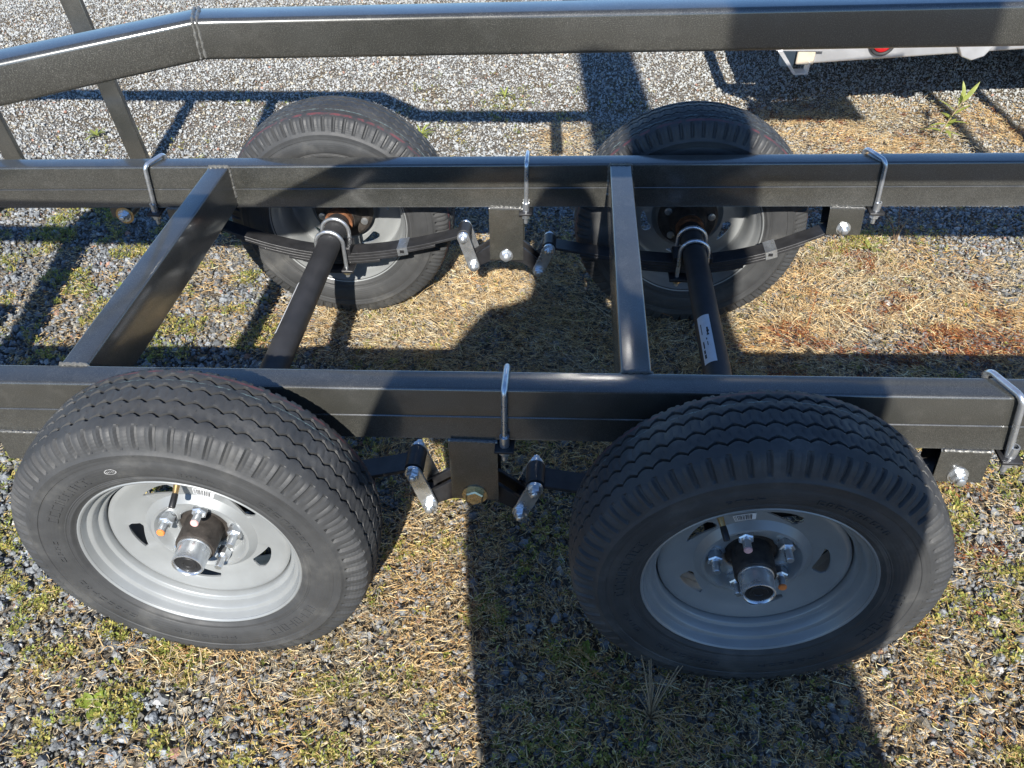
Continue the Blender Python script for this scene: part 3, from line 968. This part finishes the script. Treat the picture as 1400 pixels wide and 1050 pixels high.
# ---- wheels (local: y = 0 at the rim flange, outer side toward -y)
def tyre_mesh():
    SEG = 528; PER = 8
    c = .075
    half_t = [(0, 0)]
    cols = []                       # (s, r, kind) from outer (s>0 => toward -y) to inner
    side = [(0.0725, .182), (0.0747, .1885), (0.0767, .1920), (0.0789, .1935), (0.0801, .1955), (0.0797, .1980), (0.0805, .2000), (0.0799, .2012), (0.0811, .2030), (0.0806, .2044), (0.0823, .2070), (0.0843, .215), (0.0863, .228), (0.0865, .2395), (0.0856, .2405), (0.0857, .2435), (0.0869, .2445), (0.0865, .2525), (0.0871, .2545), (0.0871, .2570), (0.0857, .2590), (0.0840, .2615)]
    shoulder = [(.0830, .2640), (.0815, .2700), (.0790, .2780), (.0757, .2852), (.0722, .2910), (.0688, .2944), (.0658, .2961), (.0637, .2969)]
    tread = []
    gc = [.043, .0155, -.0155, -.043]
    def rr(s): return .305 - .0078 * (s / .062) ** 2
    s = .0690
    tread.append((.0618, rr(.0618), 't'))
    for g in gc:
        tread += [(g + .0078, rr(g), 't'), (g + .0029, rr(g), 'z'), (g + .0021, rr(g) - .0070, 'z'), (g - .0021, rr(g) - .0070, 'z'), (g - .0029, rr(g), 'z'), (g - .0078, rr(g), 't')]
        if g != gc[-1]: tread.append((g - .01375, rr(g - .01375), 't'))
    tread.append((-.0618, rr(.0618), 't'))
    cols = [(a, b, 's') for a, b in side] + [(a, b, 'k') for a, b in shoulder] + tread + [(-a, b, 'k') for a, b in reversed(shoulder)] + [(-a, b, 's') for a, b in reversed(side)]
    n = len(cols)
    S = np.array([q[0] for q in cols]); Rr = np.array([q[1] for q in cols]); K = [q[2] for q in cols]
    V = np.zeros((SEG, n, 3))
    rnd = np.random.default_rng(3)
    for j in range(SEG):
        th = 2 * math.pi * j / SEG
        ph = j % PER
        tri = (abs(ph - 4) / 4 * 2 - 1)                       # -1..1 zigzag
        s_ = S.copy(); r_ = Rr.copy()
        for i, k in enumerate(K):
            if k == 'z':
                s_[i] += .0042 * tri
                if ph in (0, 4) and abs(r_[i] - rr(S[i])) < .002: r_[i] -= .0018
            elif k == 'k':
                depth = {0: 1., 1: .85, 4: .28}.get(ph, 0)    # lateral slots across the shoulder
                fr = 1. if .265 < r_[i] < .2955 else (.0 if r_[i] <= .265 else .55)
                sg = 1 if S[i] > 0 else -1
                s_[i] -= sg * .0042 * depth * fr; r_[i] -= .0036 * depth * fr
        for i, k in enumerate(K):
            if k == 't' and ph in (2, 6) and abs(abs(S[i]) - .0293) < .0009 or k == 't' and ph in (1, 5) and abs(S[i]) < .004: r_[i] -= .0022
            if k == 's' and abs(r_[i] - .2405) < .0003 and j % 2: r_[i] += .0016
        V[j, :, 0] = r_ * math.cos(th); V[j, :, 1] = c - s_; V[j, :, 2] = r_ * math.sin(th)
    V = V.reshape(-1, 3)
    i = np.arange(SEG * n).reshape(SEG, n)
    a = i[:, :-1]; b = i[:, 1:]; a2 = np.roll(a, -1, 0); b2 = np.roll(b, -1, 0)
    F = np.stack([a, a2, b2, b], -1).reshape(-1, 4)
    # rubber whiskers left by the mould
    WV = []; WF = []; o = len(V)
    for k in range(66):
        th = 2 * math.pi * (k + .3) / 66
        for s0, r0 in ((.060, .2972), (-.060, .2972), (.0293, .303), (-.0293, .303), (.087, .2555)):
            if rnd.random() < .35: continue
            t2 = th + rnd.uniform(-.01, .01); L = rnd.uniform(.003, .007); dl = rnd.uniform(-.002, .002)
            side_ = s0 > .08
            for q in range(3):
                aa = 2.1 * q
                WV.append(((r0 + .0004 * math.cos(aa)) * math.cos(t2 + .0012 * math.sin(aa)), c - s0, (r0 + .0004 * math.cos(aa)) * math.sin(t2 + .0012 * math.sin(aa))))
            rt = r0 if side_ else r0 + L
            WV.append((rt * math.cos(t2 + dl), c - s0 - (L * .8 if side_ else dl), rt * math.sin(t2 + dl)))
            WF += [(o, o + 1, o + 3, o + 3), (o + 1, o + 2, o + 3, o + 3), (o + 2, o, o + 3, o + 3)]; o += 4
    me = bpy.data.meshes.new('tyre')
    me.from_pydata([tuple(v) for v in V] + WV, [], [tuple(f) for f in F] + [f[:3] for f in WF])
    bm = bmesh.new(); bm.from_mesh(me); bmesh.ops.recalc_face_normals(bm, faces=bm.faces); bm.to_mesh(me); bm.free()
    me.materials.append(M['rubber'])
    me.polygons.foreach_set('use_smooth', [True] * len(me.polygons))
    me.set_sharp_from_angle(angle=R_(32))
    return me

LUG = [90 + 72 * k for k in range(5)]
def rim_mesh():
    """barrel and pressed disc with five slots between the wheel nuts"""
    m = MB()
    outer = [(.0095, .1868), (.004, .1880), (.0005, .1876), (-.0008, .1858), (.0002, .1836), (.0045, .1812), (.0120, .1795), (.0150, .1780), (.0162, .1750), (.0172, .1715), (.0185, .1700), (.0300, .1680), (.0330, .1668), (.0345, .1640), (.0352, .1610), (.0370, .1595), (.0470, .1588), (.056, .1580),
             (.066, .1580), (.090, .1600), (.112, .1640), (.118, .1690), (.124, .1735), (.136, .1765), (.1400, .1795), (.1455, .1825), (.1492, .1850), (.1500, .1872), (.1480, .1884), (.142, .1880)]
    m.lathe(outer, 96)
    # disc: polar grid, slots cut out and pointed at one end
    SEG = 120; per = 24
    rings = [(.0560, .1582), (.0465, .1560), (.0438, .1520), (.0438, .1455), (.0470, .1370), (.0490, .1290), (.0510, .1245), (.0525, .1130), (.0545, .1010), (.0560, .0960), (.0500, .0890), (.0455, .0840), (.0458, .0790), (.0520, .0745), (.0600, .0710), (.0645, .0670), (.0655, .0560), (.0650, .0475), (.0665, .0450), (.0705, .0435)]
    io, ii = 6, 8
    V = []
    for k, (y, r) in enumerate(rings):
        for j in range(SEG):
            a = 2 * math.pi * j / SEG
            pj = (j % per)                                    # slot spans pj 4..12 about the middle
            rr_ = r; yy = y
            t = (pj - 7) / 10.
            if 0 <= t <= 1:
                hh = .0128 * min(1, .5 + 4.6 * t) * (1 - .82 * t ** 1.7)
                mid_ = .1135 + .0045 * t
                if k == ii: rr_ = mid_ - hh
                if k == io: rr_ = mid_ + hh
                if k == ii - 1: rr_ = mid_
            # lumps where the nuts seat
            V.append((rr_ * math.cos(a + R_(90)), yy, rr_ * math.sin(a + R_(90))))
    F = []
    for k in range(len(rings) - 1):
        for j in range(SEG):
            pj = j % per
            if io <= k < ii and 7 <= pj < 17: continue
            a, b = k * SEG + j, k * SEG + (j + 1) % SEG
            F.append((a, b, b + SEG, a + SEG))
    # second skin gives the plate its thickness
    n = len(V)
    V2 = [(x, y + .0035, z) for x, y, z in V]
    F2 = [tuple(q + n for q in reversed(f)) for f in F]
    ed = {}
    for f in F:
        for p, q in zip(f, f[1:] + f[:1]): ed[(p, q)] = 1
    W_ = []
    for (p, q) in ed:
        if (q, p) not in ed: W_.append((q, p, p + n, q + n))
    m.add(V + V2, F + F2 + W_)
    # cone seats
    for L in LUG:
        cx, cz = .0615 * math.cos(R_(L)), .0615 * math.sin(R_(L))
        m.lathe([(.0660, .019), (.0625, .0155), (.0625, .012), (.066, .010)], 20, (cx, 0, cz))
    return mesh_from(m, 'rim', M['rim'], 40)

def build_wheel(x, y, z, rot, tips):
    wh = ob('wheel', rim_me, None, trailer, loc=(x + TL[0], y + TL[1], z + TL[2]))
    wh.rotation_euler = (0, rot, 0)
    return wh

rim_me = rim_mesh(); tyre_me = tyre_mesh()
wheel = ob('wheel', rim_me, None, trailer)
ob('tyre', tyre_me, None, wheel)
m = MB().lathe([(.088, .0001), (.088, .072), (.080, .080), (.0705, .0800), (.0700, .0001)], 48)      # flange behind the disc
m.lathe([(.0700, .034), (.022, .0340), (.0195, .0330), (.0192, .0270), (.03, .026)], 40)           # barrel
m.lathe([(.088, .052), (.100, .046), (.128, .0400), (.1285, .0001)], 36)
ob('hub', m, M['castiron'], wheel)
sh_me = mesh_from(MB().lathe([(.0878, .0001), (.0878, .010), (.0925, .010), (.0930, .0085), (.0931, .0001)], 14), 'stud_head', M['zinc'])
for L in LUG:                                                     # stud heads seen from the inside
    ob('stud_head', sh_me, None, wheel, loc=(.0615 * math.cos(R_(L)), 0, .0615 * math.sin(R_(L))))
m = MB().lathe([(.0215, .0262), (.0190, .0290), (.0165, .0292), (.0160, .0278), (-.0140, .0272), (-.0172, .0262), (-.0178, .0245), (-.0160, .0228), (-.0132, .0222)], 40)
ob('dust_cap', m, M['zinc'], wheel)
m = MB().lathe([(-.0130, .0224), (-.0128, .0150), (-.0142, .0140), (-.0142, .0085), (-.0128, .0075), (-.0128, .0001)], 32)
ob('grease_plug', m, M['blackrubber'], wheel)
nut_m = MB().lathe([(.067, .0088), (.0625, .0140), (.0600, .0128), (.0595, .0128)], 20)
nut_m.lathe([(.0600, .008), (.0600, .0134), (.0465, .0134), (.0445, .0110), (.0444, .006)], 6)
nut_m.lathe([(.0475, .0068), (.0245, .0068), (.0230, .0058), (.0229, .0001)], 14)
nut_me = mesh_from(nut_m, 'lug_nut', M['zinc'])
tip_m = MB().lathe([(.0262, .0071), (.0243, .0071), (.0227, .0060), (.0224, .0001)], 14)
tip_pink = mesh_from(tip_m, 'painted_tip', M['pink'])
tip_orange = mesh_from(tip_m, 'painted_tip', M['orange'])
for k, L in enumerate(LUG):
    c = (.0615 * math.cos(R_(L)), 0, .0615 * math.sin(R_(L)))
    nob = ob('lug_nut', nut_me, None, wheel, loc=c); nob.rotation_euler = (0, random.uniform(0, 1), 0)
VA = R_(90 + 11)
vx, vz = math.cos(VA), math.sin(VA)
m = MB().tube([(vx * .150, .044, vz * .150), (vx * .138, .026, vz * .138), (vx * .135, .020, vz * .135)], [.0062, .0048, .0042], 14)
ob('valve_stem', m, M['brass'], wheel)
m = MB().tube([(vx * .1355, .0215, vz * .1355), (vx * .1325, .0150, vz * .1325), (vx * .127, .0020, vz * .127), (vx * .1262, .0005, vz * .1262)], [.0050, .0054, .0054, .0046], 14)
ob('valve_cap', m, M['blackrubber'], wheel)
# paper bar code label stuck beside the valve
m = MB(); mk = MB(); n = 8; V = []
def lab_pt(f, r_, lift):
    a = VA - R_(6 + 18 * f); y = np.interp(r_, [.096, .1010, .1130, .1245], [.0560, .0545, .0525, .0510]) - lift
    return (r_ * math.cos(a), y, r_ * math.sin(a))
for i in range(n + 1):
    V += [lab_pt(i / n, .1015, .0012), lab_pt(i / n, .1190, .0012)]
m.add(V, [(2 * i, 2 * i + 1, 2 * i + 3, 2 * i + 2) for i in range(n)])
ob('paper_label', m, M['paper'], wheel)
f = .05
rb = random.Random(4)
while f < .8:
    d_ = rb.choice((.02, .03, .045))
    mk.add([lab_pt(f, .1035, .0019), lab_pt(f, .1175, .0019), lab_pt(f + d_, .1175, .0019), lab_pt(f + d_, .1035, .0019)], [(0, 1, 2, 3)])
    f += d_ + rb.choice((.025, .035, .05))
ob('label_print', mk, M['ink'], wheel)
# small white oval stamp on the side wall
m = MB(); V = []
for i in range(28):
    t = 2 * math.pi * i / 28
    for q in (1., .80):
        a = R_(118) + .046 * q * math.cos(t); r_ = .2265 + .0062 * q * math.sin(t)
        yy = .0825 - np.interp(r_, [.215, .228, .242], [.0918, .0938, .0942]) - .0012
        V.append((r_ * math.cos(a), yy, r_ * math.sin(a)))
m.add(V, [(2 * i, 2 * i + 1, (2 * i + 3) % 56, (2 * i + 2) % 56) for i in range(28)])
for k in range(5):
    a = R_(118) + .026 - .013 * k; V = []
    for da, r_ in ((-.003, .2245), (.003, .2245), (.003, .2285), (-.003, .2285)):
        yy = .0825 - np.interp(r_, [.215, .228, .242], [.0918, .0938, .0942]) - .0012
        V.append((r_ * math.cos(a + da), yy, r_ * math.sin(a + da)))
    m.add(V, [(0, 1, 2, 3)])
ob('oval_stamp', m, M['stamp'], wheel)

rl = random.Random(12)
def glyphs(a0, a1, r0, r1):
    a = a0; m = MB()
    def quad(aa, ab, ra, rb_):
        V = []
        for lift in (.0, .0017):
            for x_, y_ in ((aa, ra), (ab, ra), (ab, rb_), (aa, rb_)):
                yy = .0825 - np.interp(y_, [.207, .215, .228, .2395], [.0898, .0918, .0938, .0940]) + .0004 - lift
                V.append((y_ * math.cos(R_(x_)), yy, y_ * math.sin(R_(x_))))
        m.add(V, [(4, 5, 6, 7), (0, 1, 5, 4), (1, 2, 6, 5), (2, 3, 7, 6), (3, 0, 4, 7)])
    while a > a1:
        wd_ = rl.choice((2.2, 2.8, 3.2)); t = .55
        quad(a, a - t, r0, r1)
        k = rl.randint(0, 4)
        if k != 1: quad(a - t, a - wd_, r1 - .0022, r1)
        if k in (0, 2, 4): quad(a - t, a - wd_, r0, r0 + .0022)
        if k in (0, 3): quad(a - wd_, a - wd_ + t, r0 + .0022, r1 - .0022)
        if k == 1: quad(a - t, a - wd_, (r0 + r1) / 2 - .001, (r0 + r1) / 2 + .001)
        a -= wd_ + 1.5
    ob('raised_lettering', m, M['rubber'], wheel)
glyphs(168, 132, .2130, .2290); glyphs(92, 78, .2180, .2250); glyphs(58, 24, .2170, .2260); glyphs(-18, -52, .2130, .2290); glyphs(-70, -100, .2180, .2245); glyphs(-118, -150, .2170, .2250); glyphs(196, 182, .2170, .2250)

YFW = W + YR
spots = [(X1, -YR, R_(12), 0), (X2, -YR, R_(-20), 0), (X1, YFW, R_(30), math.pi), (X2, YFW, R_(-7), math.pi)]
wheels = [wheel] + [copy_tree(wheel, trailer) for _ in range(3)]
for i, (x, y, ry, rz) in enumerate(spots):
    o = wheels[i]
    o.location = (x + TL[0], y + TL[1], ZC)
    o.rotation_euler = (0, ry, rz)
    if i == 1:
        for c in list(o.children):
            if c.name.startswith('oval_stamp'): bpy.data.objects.remove(c)
    nuts = sorted([c for c in o.children if c.name.startswith('lug_nut')], key=lambda c: c.name)
    if i < 2:
        # marker paint on single stud ends
        for idx, me_ in (((0, tip_pink), (1, tip_orange)) if i == 0 else ((0, tip_pink), (3, tip_orange))):
            ob('painted_tip', me_, None, o, loc=nuts[idx].location)

# ------------------------------------------------------------------ aluminium trailer behind
av = thing('trailer', 'bright aluminium trailer with red round marker light beyond the dark frame', 'trailer', (2.9, 2.7, 0))
AL = (-2.9, -2.7, 0)
def ap(name, mb, mat, parent=None, **kw):
    return ob(name, mb, mat, parent or av, loc=AL if parent is None else (0, 0, 0), **kw)
A0 = Vector((2.150, 2.112, .316)); A1 = Vector((5.4, 2.47, .445)); AD = (A1 - A0).normalized()
bh = .13
m = MB().sweep([A0 + Vector((0, .035, bh / 2)), A1 + Vector((0, .035, bh / 2))], rrect(.07, bh, .008, 4))
beam = ap('side_beam', m, M['alu'])
dk = [(2.06, 2.13, .42), (5.4, 2.49, .552), (5.4, 4.1, .552), (2.06, 3.9, .42)]
m = MB(); V = [(x, y, z + .03) for x, y, z in dk] + [(x, y, z + .055) for x, y, z in dk]
m.add(V, [(3, 2, 1, 0), (4, 5, 6, 7), (0, 1, 5, 4), (1, 2, 6, 5), (2, 3, 7, 6), (3, 0, 4, 7)])
ap('deck', m, M['alu'])
m = MB().sweep([(1.985, 2.18, .40), (1.965, 3.8, .40)], rrect(.05, .06, .005))
ap('edge_rail', m, M['alu'])
# open end bracket: two thin angled plates and a foot strip
m = MB()
m.prism([(2.035, .368), (2.050, .372), (2.112, .292), (2.105, .286)], 2.085, 2.135)
m.prism([(2.104, .286), (2.158, .288), (2.158, .292), (2.104, .290)], 2.085, 2.135)
m.prism([(2.150, .290), (2.156, .290), (2.158, .330), (2.152, .330)], 2.085, 2.135)
m.prism([(1.98, .40), (2.20, .40), (2.20, .37), (2.03, .37)], 2.09, 2.20)
eb = ap('end_bracket', m, M['alu'])
m = MB().box(2.108, 2.172, 2.096, 2.106, .318, .40)
ap('corner_block', m, M['beige'], eb, bevel=.005)
lx = 2.408; ly = A0.y + (lx - A0.x) * AD.y / AD.x - .001; lz = A0.z + (lx - A0.x) * AD.z / AD.x + .064
m = MB().lathe([(ly + .002, .030), (ly - .012, .044), (ly - .016, .046), (ly - .019, .043), (ly - .016, .035), (ly - .008, .033)], 40, (lx, 0, lz))
gr = ap('light_grommet', m, M['blackrubber'])
m = MB().lathe([(ly - .006, .034), (ly - .017, .032), (ly - .022, .024), (ly - .0235, .0001)], 36, (lx, 0, lz))
ap('red_lens', m, M['red'], gr)
bx = 2.73; by = A0.y + (bx - A0.x) * AD.y / AD.x; bz = A0.z + (bx - A0.x) * AD.z / AD.x
m = MB().prism([(bx - .06, bz + .06), (bx + .10, bz + .06), (bx + .06, bz - .004), (bx + .02, bz - .020), (bx - .02, bz - .006)], by - .02, by + .02)
ap('side_bracket', m, M['alu'], bevel=.004)
for xx in (3.6, 4.3):
    m = MB().lathe([(2.62, .16), (2.60, .25), (2.64, .29), (2.74, .29), (2.78, .25), (2.76, .16)], 48, (xx, 0, .285))
    wv = ap('wheel', m, M['rubber'])
    m = MB().lathe([(2.62, .16), (2.645, .15), (2.66, .06), (2.65, .0001)], 40, (xx, 0, .285))
    ap('rim', m, M['rim'], wv)
ap('support_leg', MB().sweep([(2.3, 3.0, 0), (2.3, 3.0, .44)], rrect(.06, .06, .005), up=(0, 1, 0)), M['alu'])

# ------------------------------------------------------------------ photographer and pole behind the camera
def build_person():
    PX, PY = 1.365, -1.25
    J = {'pelvis': (PX, PY, .98), 'belly': (PX, PY, 1.16), 'chest': (PX, PY + .01, 1.42), 'neck': (PX, PY + .01, 1.63), 'head0': (PX - .0, PY + .03, 1.74), 'head1': (PX - .01, PY + .03, 1.945),
         'shl': (PX - .19, PY, 1.53), 'ell': (PX - .335, PY + .05, 1.185), 'wrl': (PX - .15, PY + .18, 1.39), 'hal': (PX - .11, PY + .20, 1.43), 'fil': (PX - .07, PY + .20, 1.46),
         'shr': (PX + .19, PY, 1.53), 'elr': (PX + .31, PY + .04, 1.20), 'wrr': (PX + .06, PY + .16, 1.39), 'har': (PX + .02, PY + .19, 1.43), 'fir': (PX - .01, PY + .20, 1.46),
         'hpl': (PX - .105, PY, .92), 'knl': (PX - .025, PY + .02, .52), 'anl': (PX - .06, PY, .10), 'tol': (PX - .08, PY + .17, .04),
         'hpr': (PX + .13, PY, .92), 'knr': (PX + .15, PY + .02, .52), 'anr': (PX + .15, PY, .10), 'tor': (PX + .17, PY + .17, .04)}
    E = [('pelvis', 'belly'), ('belly', 'chest'), ('chest', 'neck'), ('neck', 'head0'), ('head0', 'head1'), ('chest', 'shl'), ('shl', 'ell'), ('ell', 'wrl'), ('wrl', 'hal'), ('hal', 'fil'),
         ('chest', 'shr'), ('shr', 'elr'), ('elr', 'wrr'), ('wrr', 'har'), ('har', 'fir'), ('pelvis', 'hpl'), ('hpl', 'knl'), ('knl', 'anl'), ('anl', 'tol'), ('pelvis', 'hpr'), ('hpr', 'knr'), ('knr', 'anr'), ('anr', 'tor')]
    RD = {'pelvis': .25, 'belly': .25, 'chest': .20, 'neck': .078, 'head0': .098, 'head1': .096, 'sh': .088, 'el': .086, 'wr': .036, 'ha': .036, 'fi': .020, 'hp': .145, 'kn': .105, 'an': .060, 'to': .045}
    names = list(J)
    # fingers as short chains from each hand
    for sd_, s in (('l', 1), ('r', -1)):
        hx, hy, hz = J['ha' + sd_]
        for k in range(4):
            nm = f'f{sd_}{k}'; J[nm] = (hx + s * .035, hy + .02 - .012 * k, hz + .055 - .012 * k); E.append(('ha' + sd_, nm)); RD[nm] = .009
        nm = f't{sd_}'; J[nm] = (hx + s * .03, hy - .03, hz + .02); E.append(('ha' + sd_, nm)); RD[nm] = .010
    names = list(J)
    me = bpy.data.meshes.new('person')
    me.from_pydata([J[k] for k in names], [(names.index(a), names.index(b)) for a, b in E], [])
    o = bpy.data.objects.new('person', me); COL.objects.link(o)
    sk = o.modifiers.new('skin', 'SKIN'); sk.use_smooth_shade = True
    for i, k in enumerate(names):
        r = RD.get(k, RD.get(k[:2], .05)); me.skin_vertices[0].data[i].radius = (r, r)
    me.skin_vertices[0].data[0].use_root = True
    o.modifiers.new('sub', 'SUBSURF').levels = 1
    o.modifiers['sub'].render_levels = 1
    me.materials.append(M['cloth'])
    tag(o, 'person in dark clothes holding a phone up to photograph the trailer', 'person')
    ph = ob('phone', MB().box(1.21, 1.365, -1.062, -1.0530, 1.40, 1.475), M['blacksteel'])
    ph.location = (0, 0, 0)
    tag(ph, 'black phone held in front of the person in dark clothes', 'phone')
build_person()
m = MB().tube([(1.79 - .05 * z, -1.52, z) for z in (0, 1, 2, 3, 4, 5.2)], [.172, .166, .156, .142, .136, .13], 28)
pole = ob('utility_pole', m, M['wood'])
tag(pole, 'leaning weathered wooden pole standing behind the photographer', 'pole')

# ------------------------------------------------------------------ single weeds
def leafblade(mb, p, d, up, L, wdt, bend=.3, n=5):
    p = Vector(p); d = Vector(d).normalized(); up = Vector(up)
    s = d.cross(up).normalized(); u = s.cross(d)
    V = []
    for i in range(n + 1):
        t = i / n
        c = p + d * (L * t) - u * (bend * L * t * t)
        wv = wdt * (math.sin(math.pi * min(1, .12 + t * .88)) ** .8)
        fold = u * (wv * .3)
        V += [tuple(c - s * wv + fold), tuple(c), tuple(c + s * wv + fold)]
    mb.add(V, [(3 * i + a, 3 * i + a + 1, 3 * i + a + 4, 3 * i + a + 3) for i in range(n) for a in (0, 1)])

def leafmat(name, col):
    m, n, p = new_mat(name)
    n.links.new(ramp(n, noise(n, 45, 4), [(.3, tuple(np.array(col) * .75)), (.7, tuple(np.array(col) * 1.2))]), p.inputs['Base Color'])
    p.inputs['Roughness'].default_value = .45
    tr = N(n, 'ShaderNodeBsdfTranslucent'); tr.inputs['Color'].default_value = (*[min(1, c * 1.1) for c in col], 1)
    ms = N(n, 'ShaderNodeMixShader'); ms.inputs[0].default_value = .35
    n.links.new(p.outputs[0], ms.inputs[1]); n.links.new(tr.outputs[0], ms.inputs[2])
    n.links.new(ms.outputs[0], n.nodes['Material Output'].inputs['Surface'])
    return m
M['weed'] = leafmat('yellow green leaf', (.33, .37, .09))
M['weed2'] = leafmat('mid green leaf', (.26, .33, .05))

def tall_weed():
    base = Vector((2.70, 2.125, -.005))
    t = thing('weed', 'tall yellow green weed with narrow leaves beside the aluminium trailer', 'weed', base)
    rnd = random.Random(5)
    top = Vector((.055, -.005, .195))
    ob('stem', MB().tube([(0, 0, 0), (.012, 0, .06), (.032, -.002, .125), tuple(top)], [.0026, .0023, .002, .0014], 8), M['stem'], t)
    for k in range(15):
        f = .28 + .72 * k / 14
        p = Vector((.012 + .045 * f ** 1.4, 0, .195 * f)) if f > .3 else Vector((.02, 0, .06))
        a = k * 2.4
        el = .25 + .95 * max(0, f - .55) / .45
        d = Vector((math.cos(a) * math.cos(el) * 1.1, math.sin(a) * math.cos(el) * .8, math.sin(el)))
        mb = MB(); leafblade(mb, p, d, (0, 0, 1) if el < 1 else (0, -1, .3), rnd.uniform(.055, .085), rnd.uniform(.006, .0095), rnd.uniform(.05, .5))
        ob('leaf', mb, M['weed'], t, smooth=60)
    for k in range(4):
        mb = MB().tube([(.0, 0, .01), (rnd.uniform(-.03, .05), rnd.uniform(-.02, .02), .05), (rnd.uniform(-.05, .09), rnd.uniform(-.04, .02), rnd.uniform(.05, .12))], [.0011, .0009, .0006], 5)
        ob('dry_stalk', mb, M['stem'], t)
tall_weed()

def rosette(x, y, n, L, wdt, label, mat, seed, el=(.15, .7)):
    rnd = random.Random(seed)
    t = thing('weed', label, 'weed', (x, y, float(height(np.array(x), np.array(y)))))
    for k in range(n):
        a = k * 2.4 + rnd.uniform(-.4, .4); e = rnd.uniform(*el)
        d = Vector((math.cos(a) * math.cos(e), math.sin(a) * math.cos(e), math.sin(e)))
        mb = MB(); leafblade(mb, (d.x * .004, d.y * .004, .006), d, (0, 0, 1), L * rnd.uniform(.7, 1.2), wdt * rnd.uniform(.8, 1.2), rnd.uniform(.2, .7))
        ob('leaf', mb, mat, t, smooth=60)
rosette(.46, -.315, 6, .026, .010, 'small round leaved green weed in gravel below the left near wheel', M['weed2'], 1, (.3, .9))
rosette(1.352, -.158, 7, .030, .009, 'broad leaved green weed in shade left of the right near tyre', M['weed2'], 2)
rosette(.695, 2.15, 22, .055, .004, 'bright green grass tuft on gravel right of the far left tyre', M['weed'], 3, (.2, 1.0))
rosette(1.005, 2.58, 10, .042, .004, 'thin green tuft on far gravel above the rail bolt', M['weed'], 4, (.2, 1.1))
rosette(-.64, 2.10, 14, .045, .005, 'green tuft on far gravel left of the flat bar post', M['weed'], 6, (.2, 1.0))
rosette(2.27, 1.36, 16, .032, .006, 'yellow green clump in front of the far right spring hanger', M['weed'], 8, (.2, 1.0))
rosette(-.06, 1.02, 9, .030, .005, 'lime green sprout on gravel left of the left crossmember', M['weed'], 9, (.2, 1.0))

def stalks(x, y, n, hgt, label, seed, lean=.5, heads=True):
    rnd = random.Random(seed)
    t = thing('dead_weed', label, 'weed', (x, y, float(height(np.array(x), np.array(y)))))
    for k in range(n):
        a = rnd.uniform(0, 6.28); l = rnd.uniform(.1, lean)
        h_ = hgt * rnd.uniform(.55, 1.1)
        p = [(0, 0, 0), (math.cos(a) * l * h_ * .3, math.sin(a) * l * h_ * .3, h_ * .45), (math.cos(a) * l * h_ * .8, math.sin(a) * l * h_ * .8, h_ * .8), (math.cos(a) * l * h_ * 1.3, math.sin(a) * l * h_ * 1.3, h_)]
        st = ob('stalk', MB().tube(p, [.0015, .0013, .001, .0007], 5), M['stem'] if not heads or k % 2 else M['twig'], t)
        if heads and rnd.random() < .8:
            mb = MB(); c = Vector(p[-1])
            for q in range(6):
                dv = Vector((rnd.uniform(-1, 1), rnd.uniform(-1, 1), rnd.uniform(0, 1.2)))
                leafblade(mb, c, dv, (0, 0, 1) if abs(dv.normalized().z) < .95 else (0, 1, 0), .010, .0025, .2, 3)
            ob('seed_head', mb, M['twig'], t)
stalks(2.06, 1.42, 3, .11, 'dead brown weed with seed heads by the far right hanger', 11)
stalks(2.36, 1.40, 6, .15, 'dead weed with several brown seed heads in the far rail shade', 12, .8)
stalks(1.47, -.27, 20, .10, 'bleached tangle of dead stalks in the shade below right near wheel', 13, 1.25, False)
stalks(2.47, .72, 3, .12, 'grey dead stalks rising behind the right end of near rail', 14, .8, False)
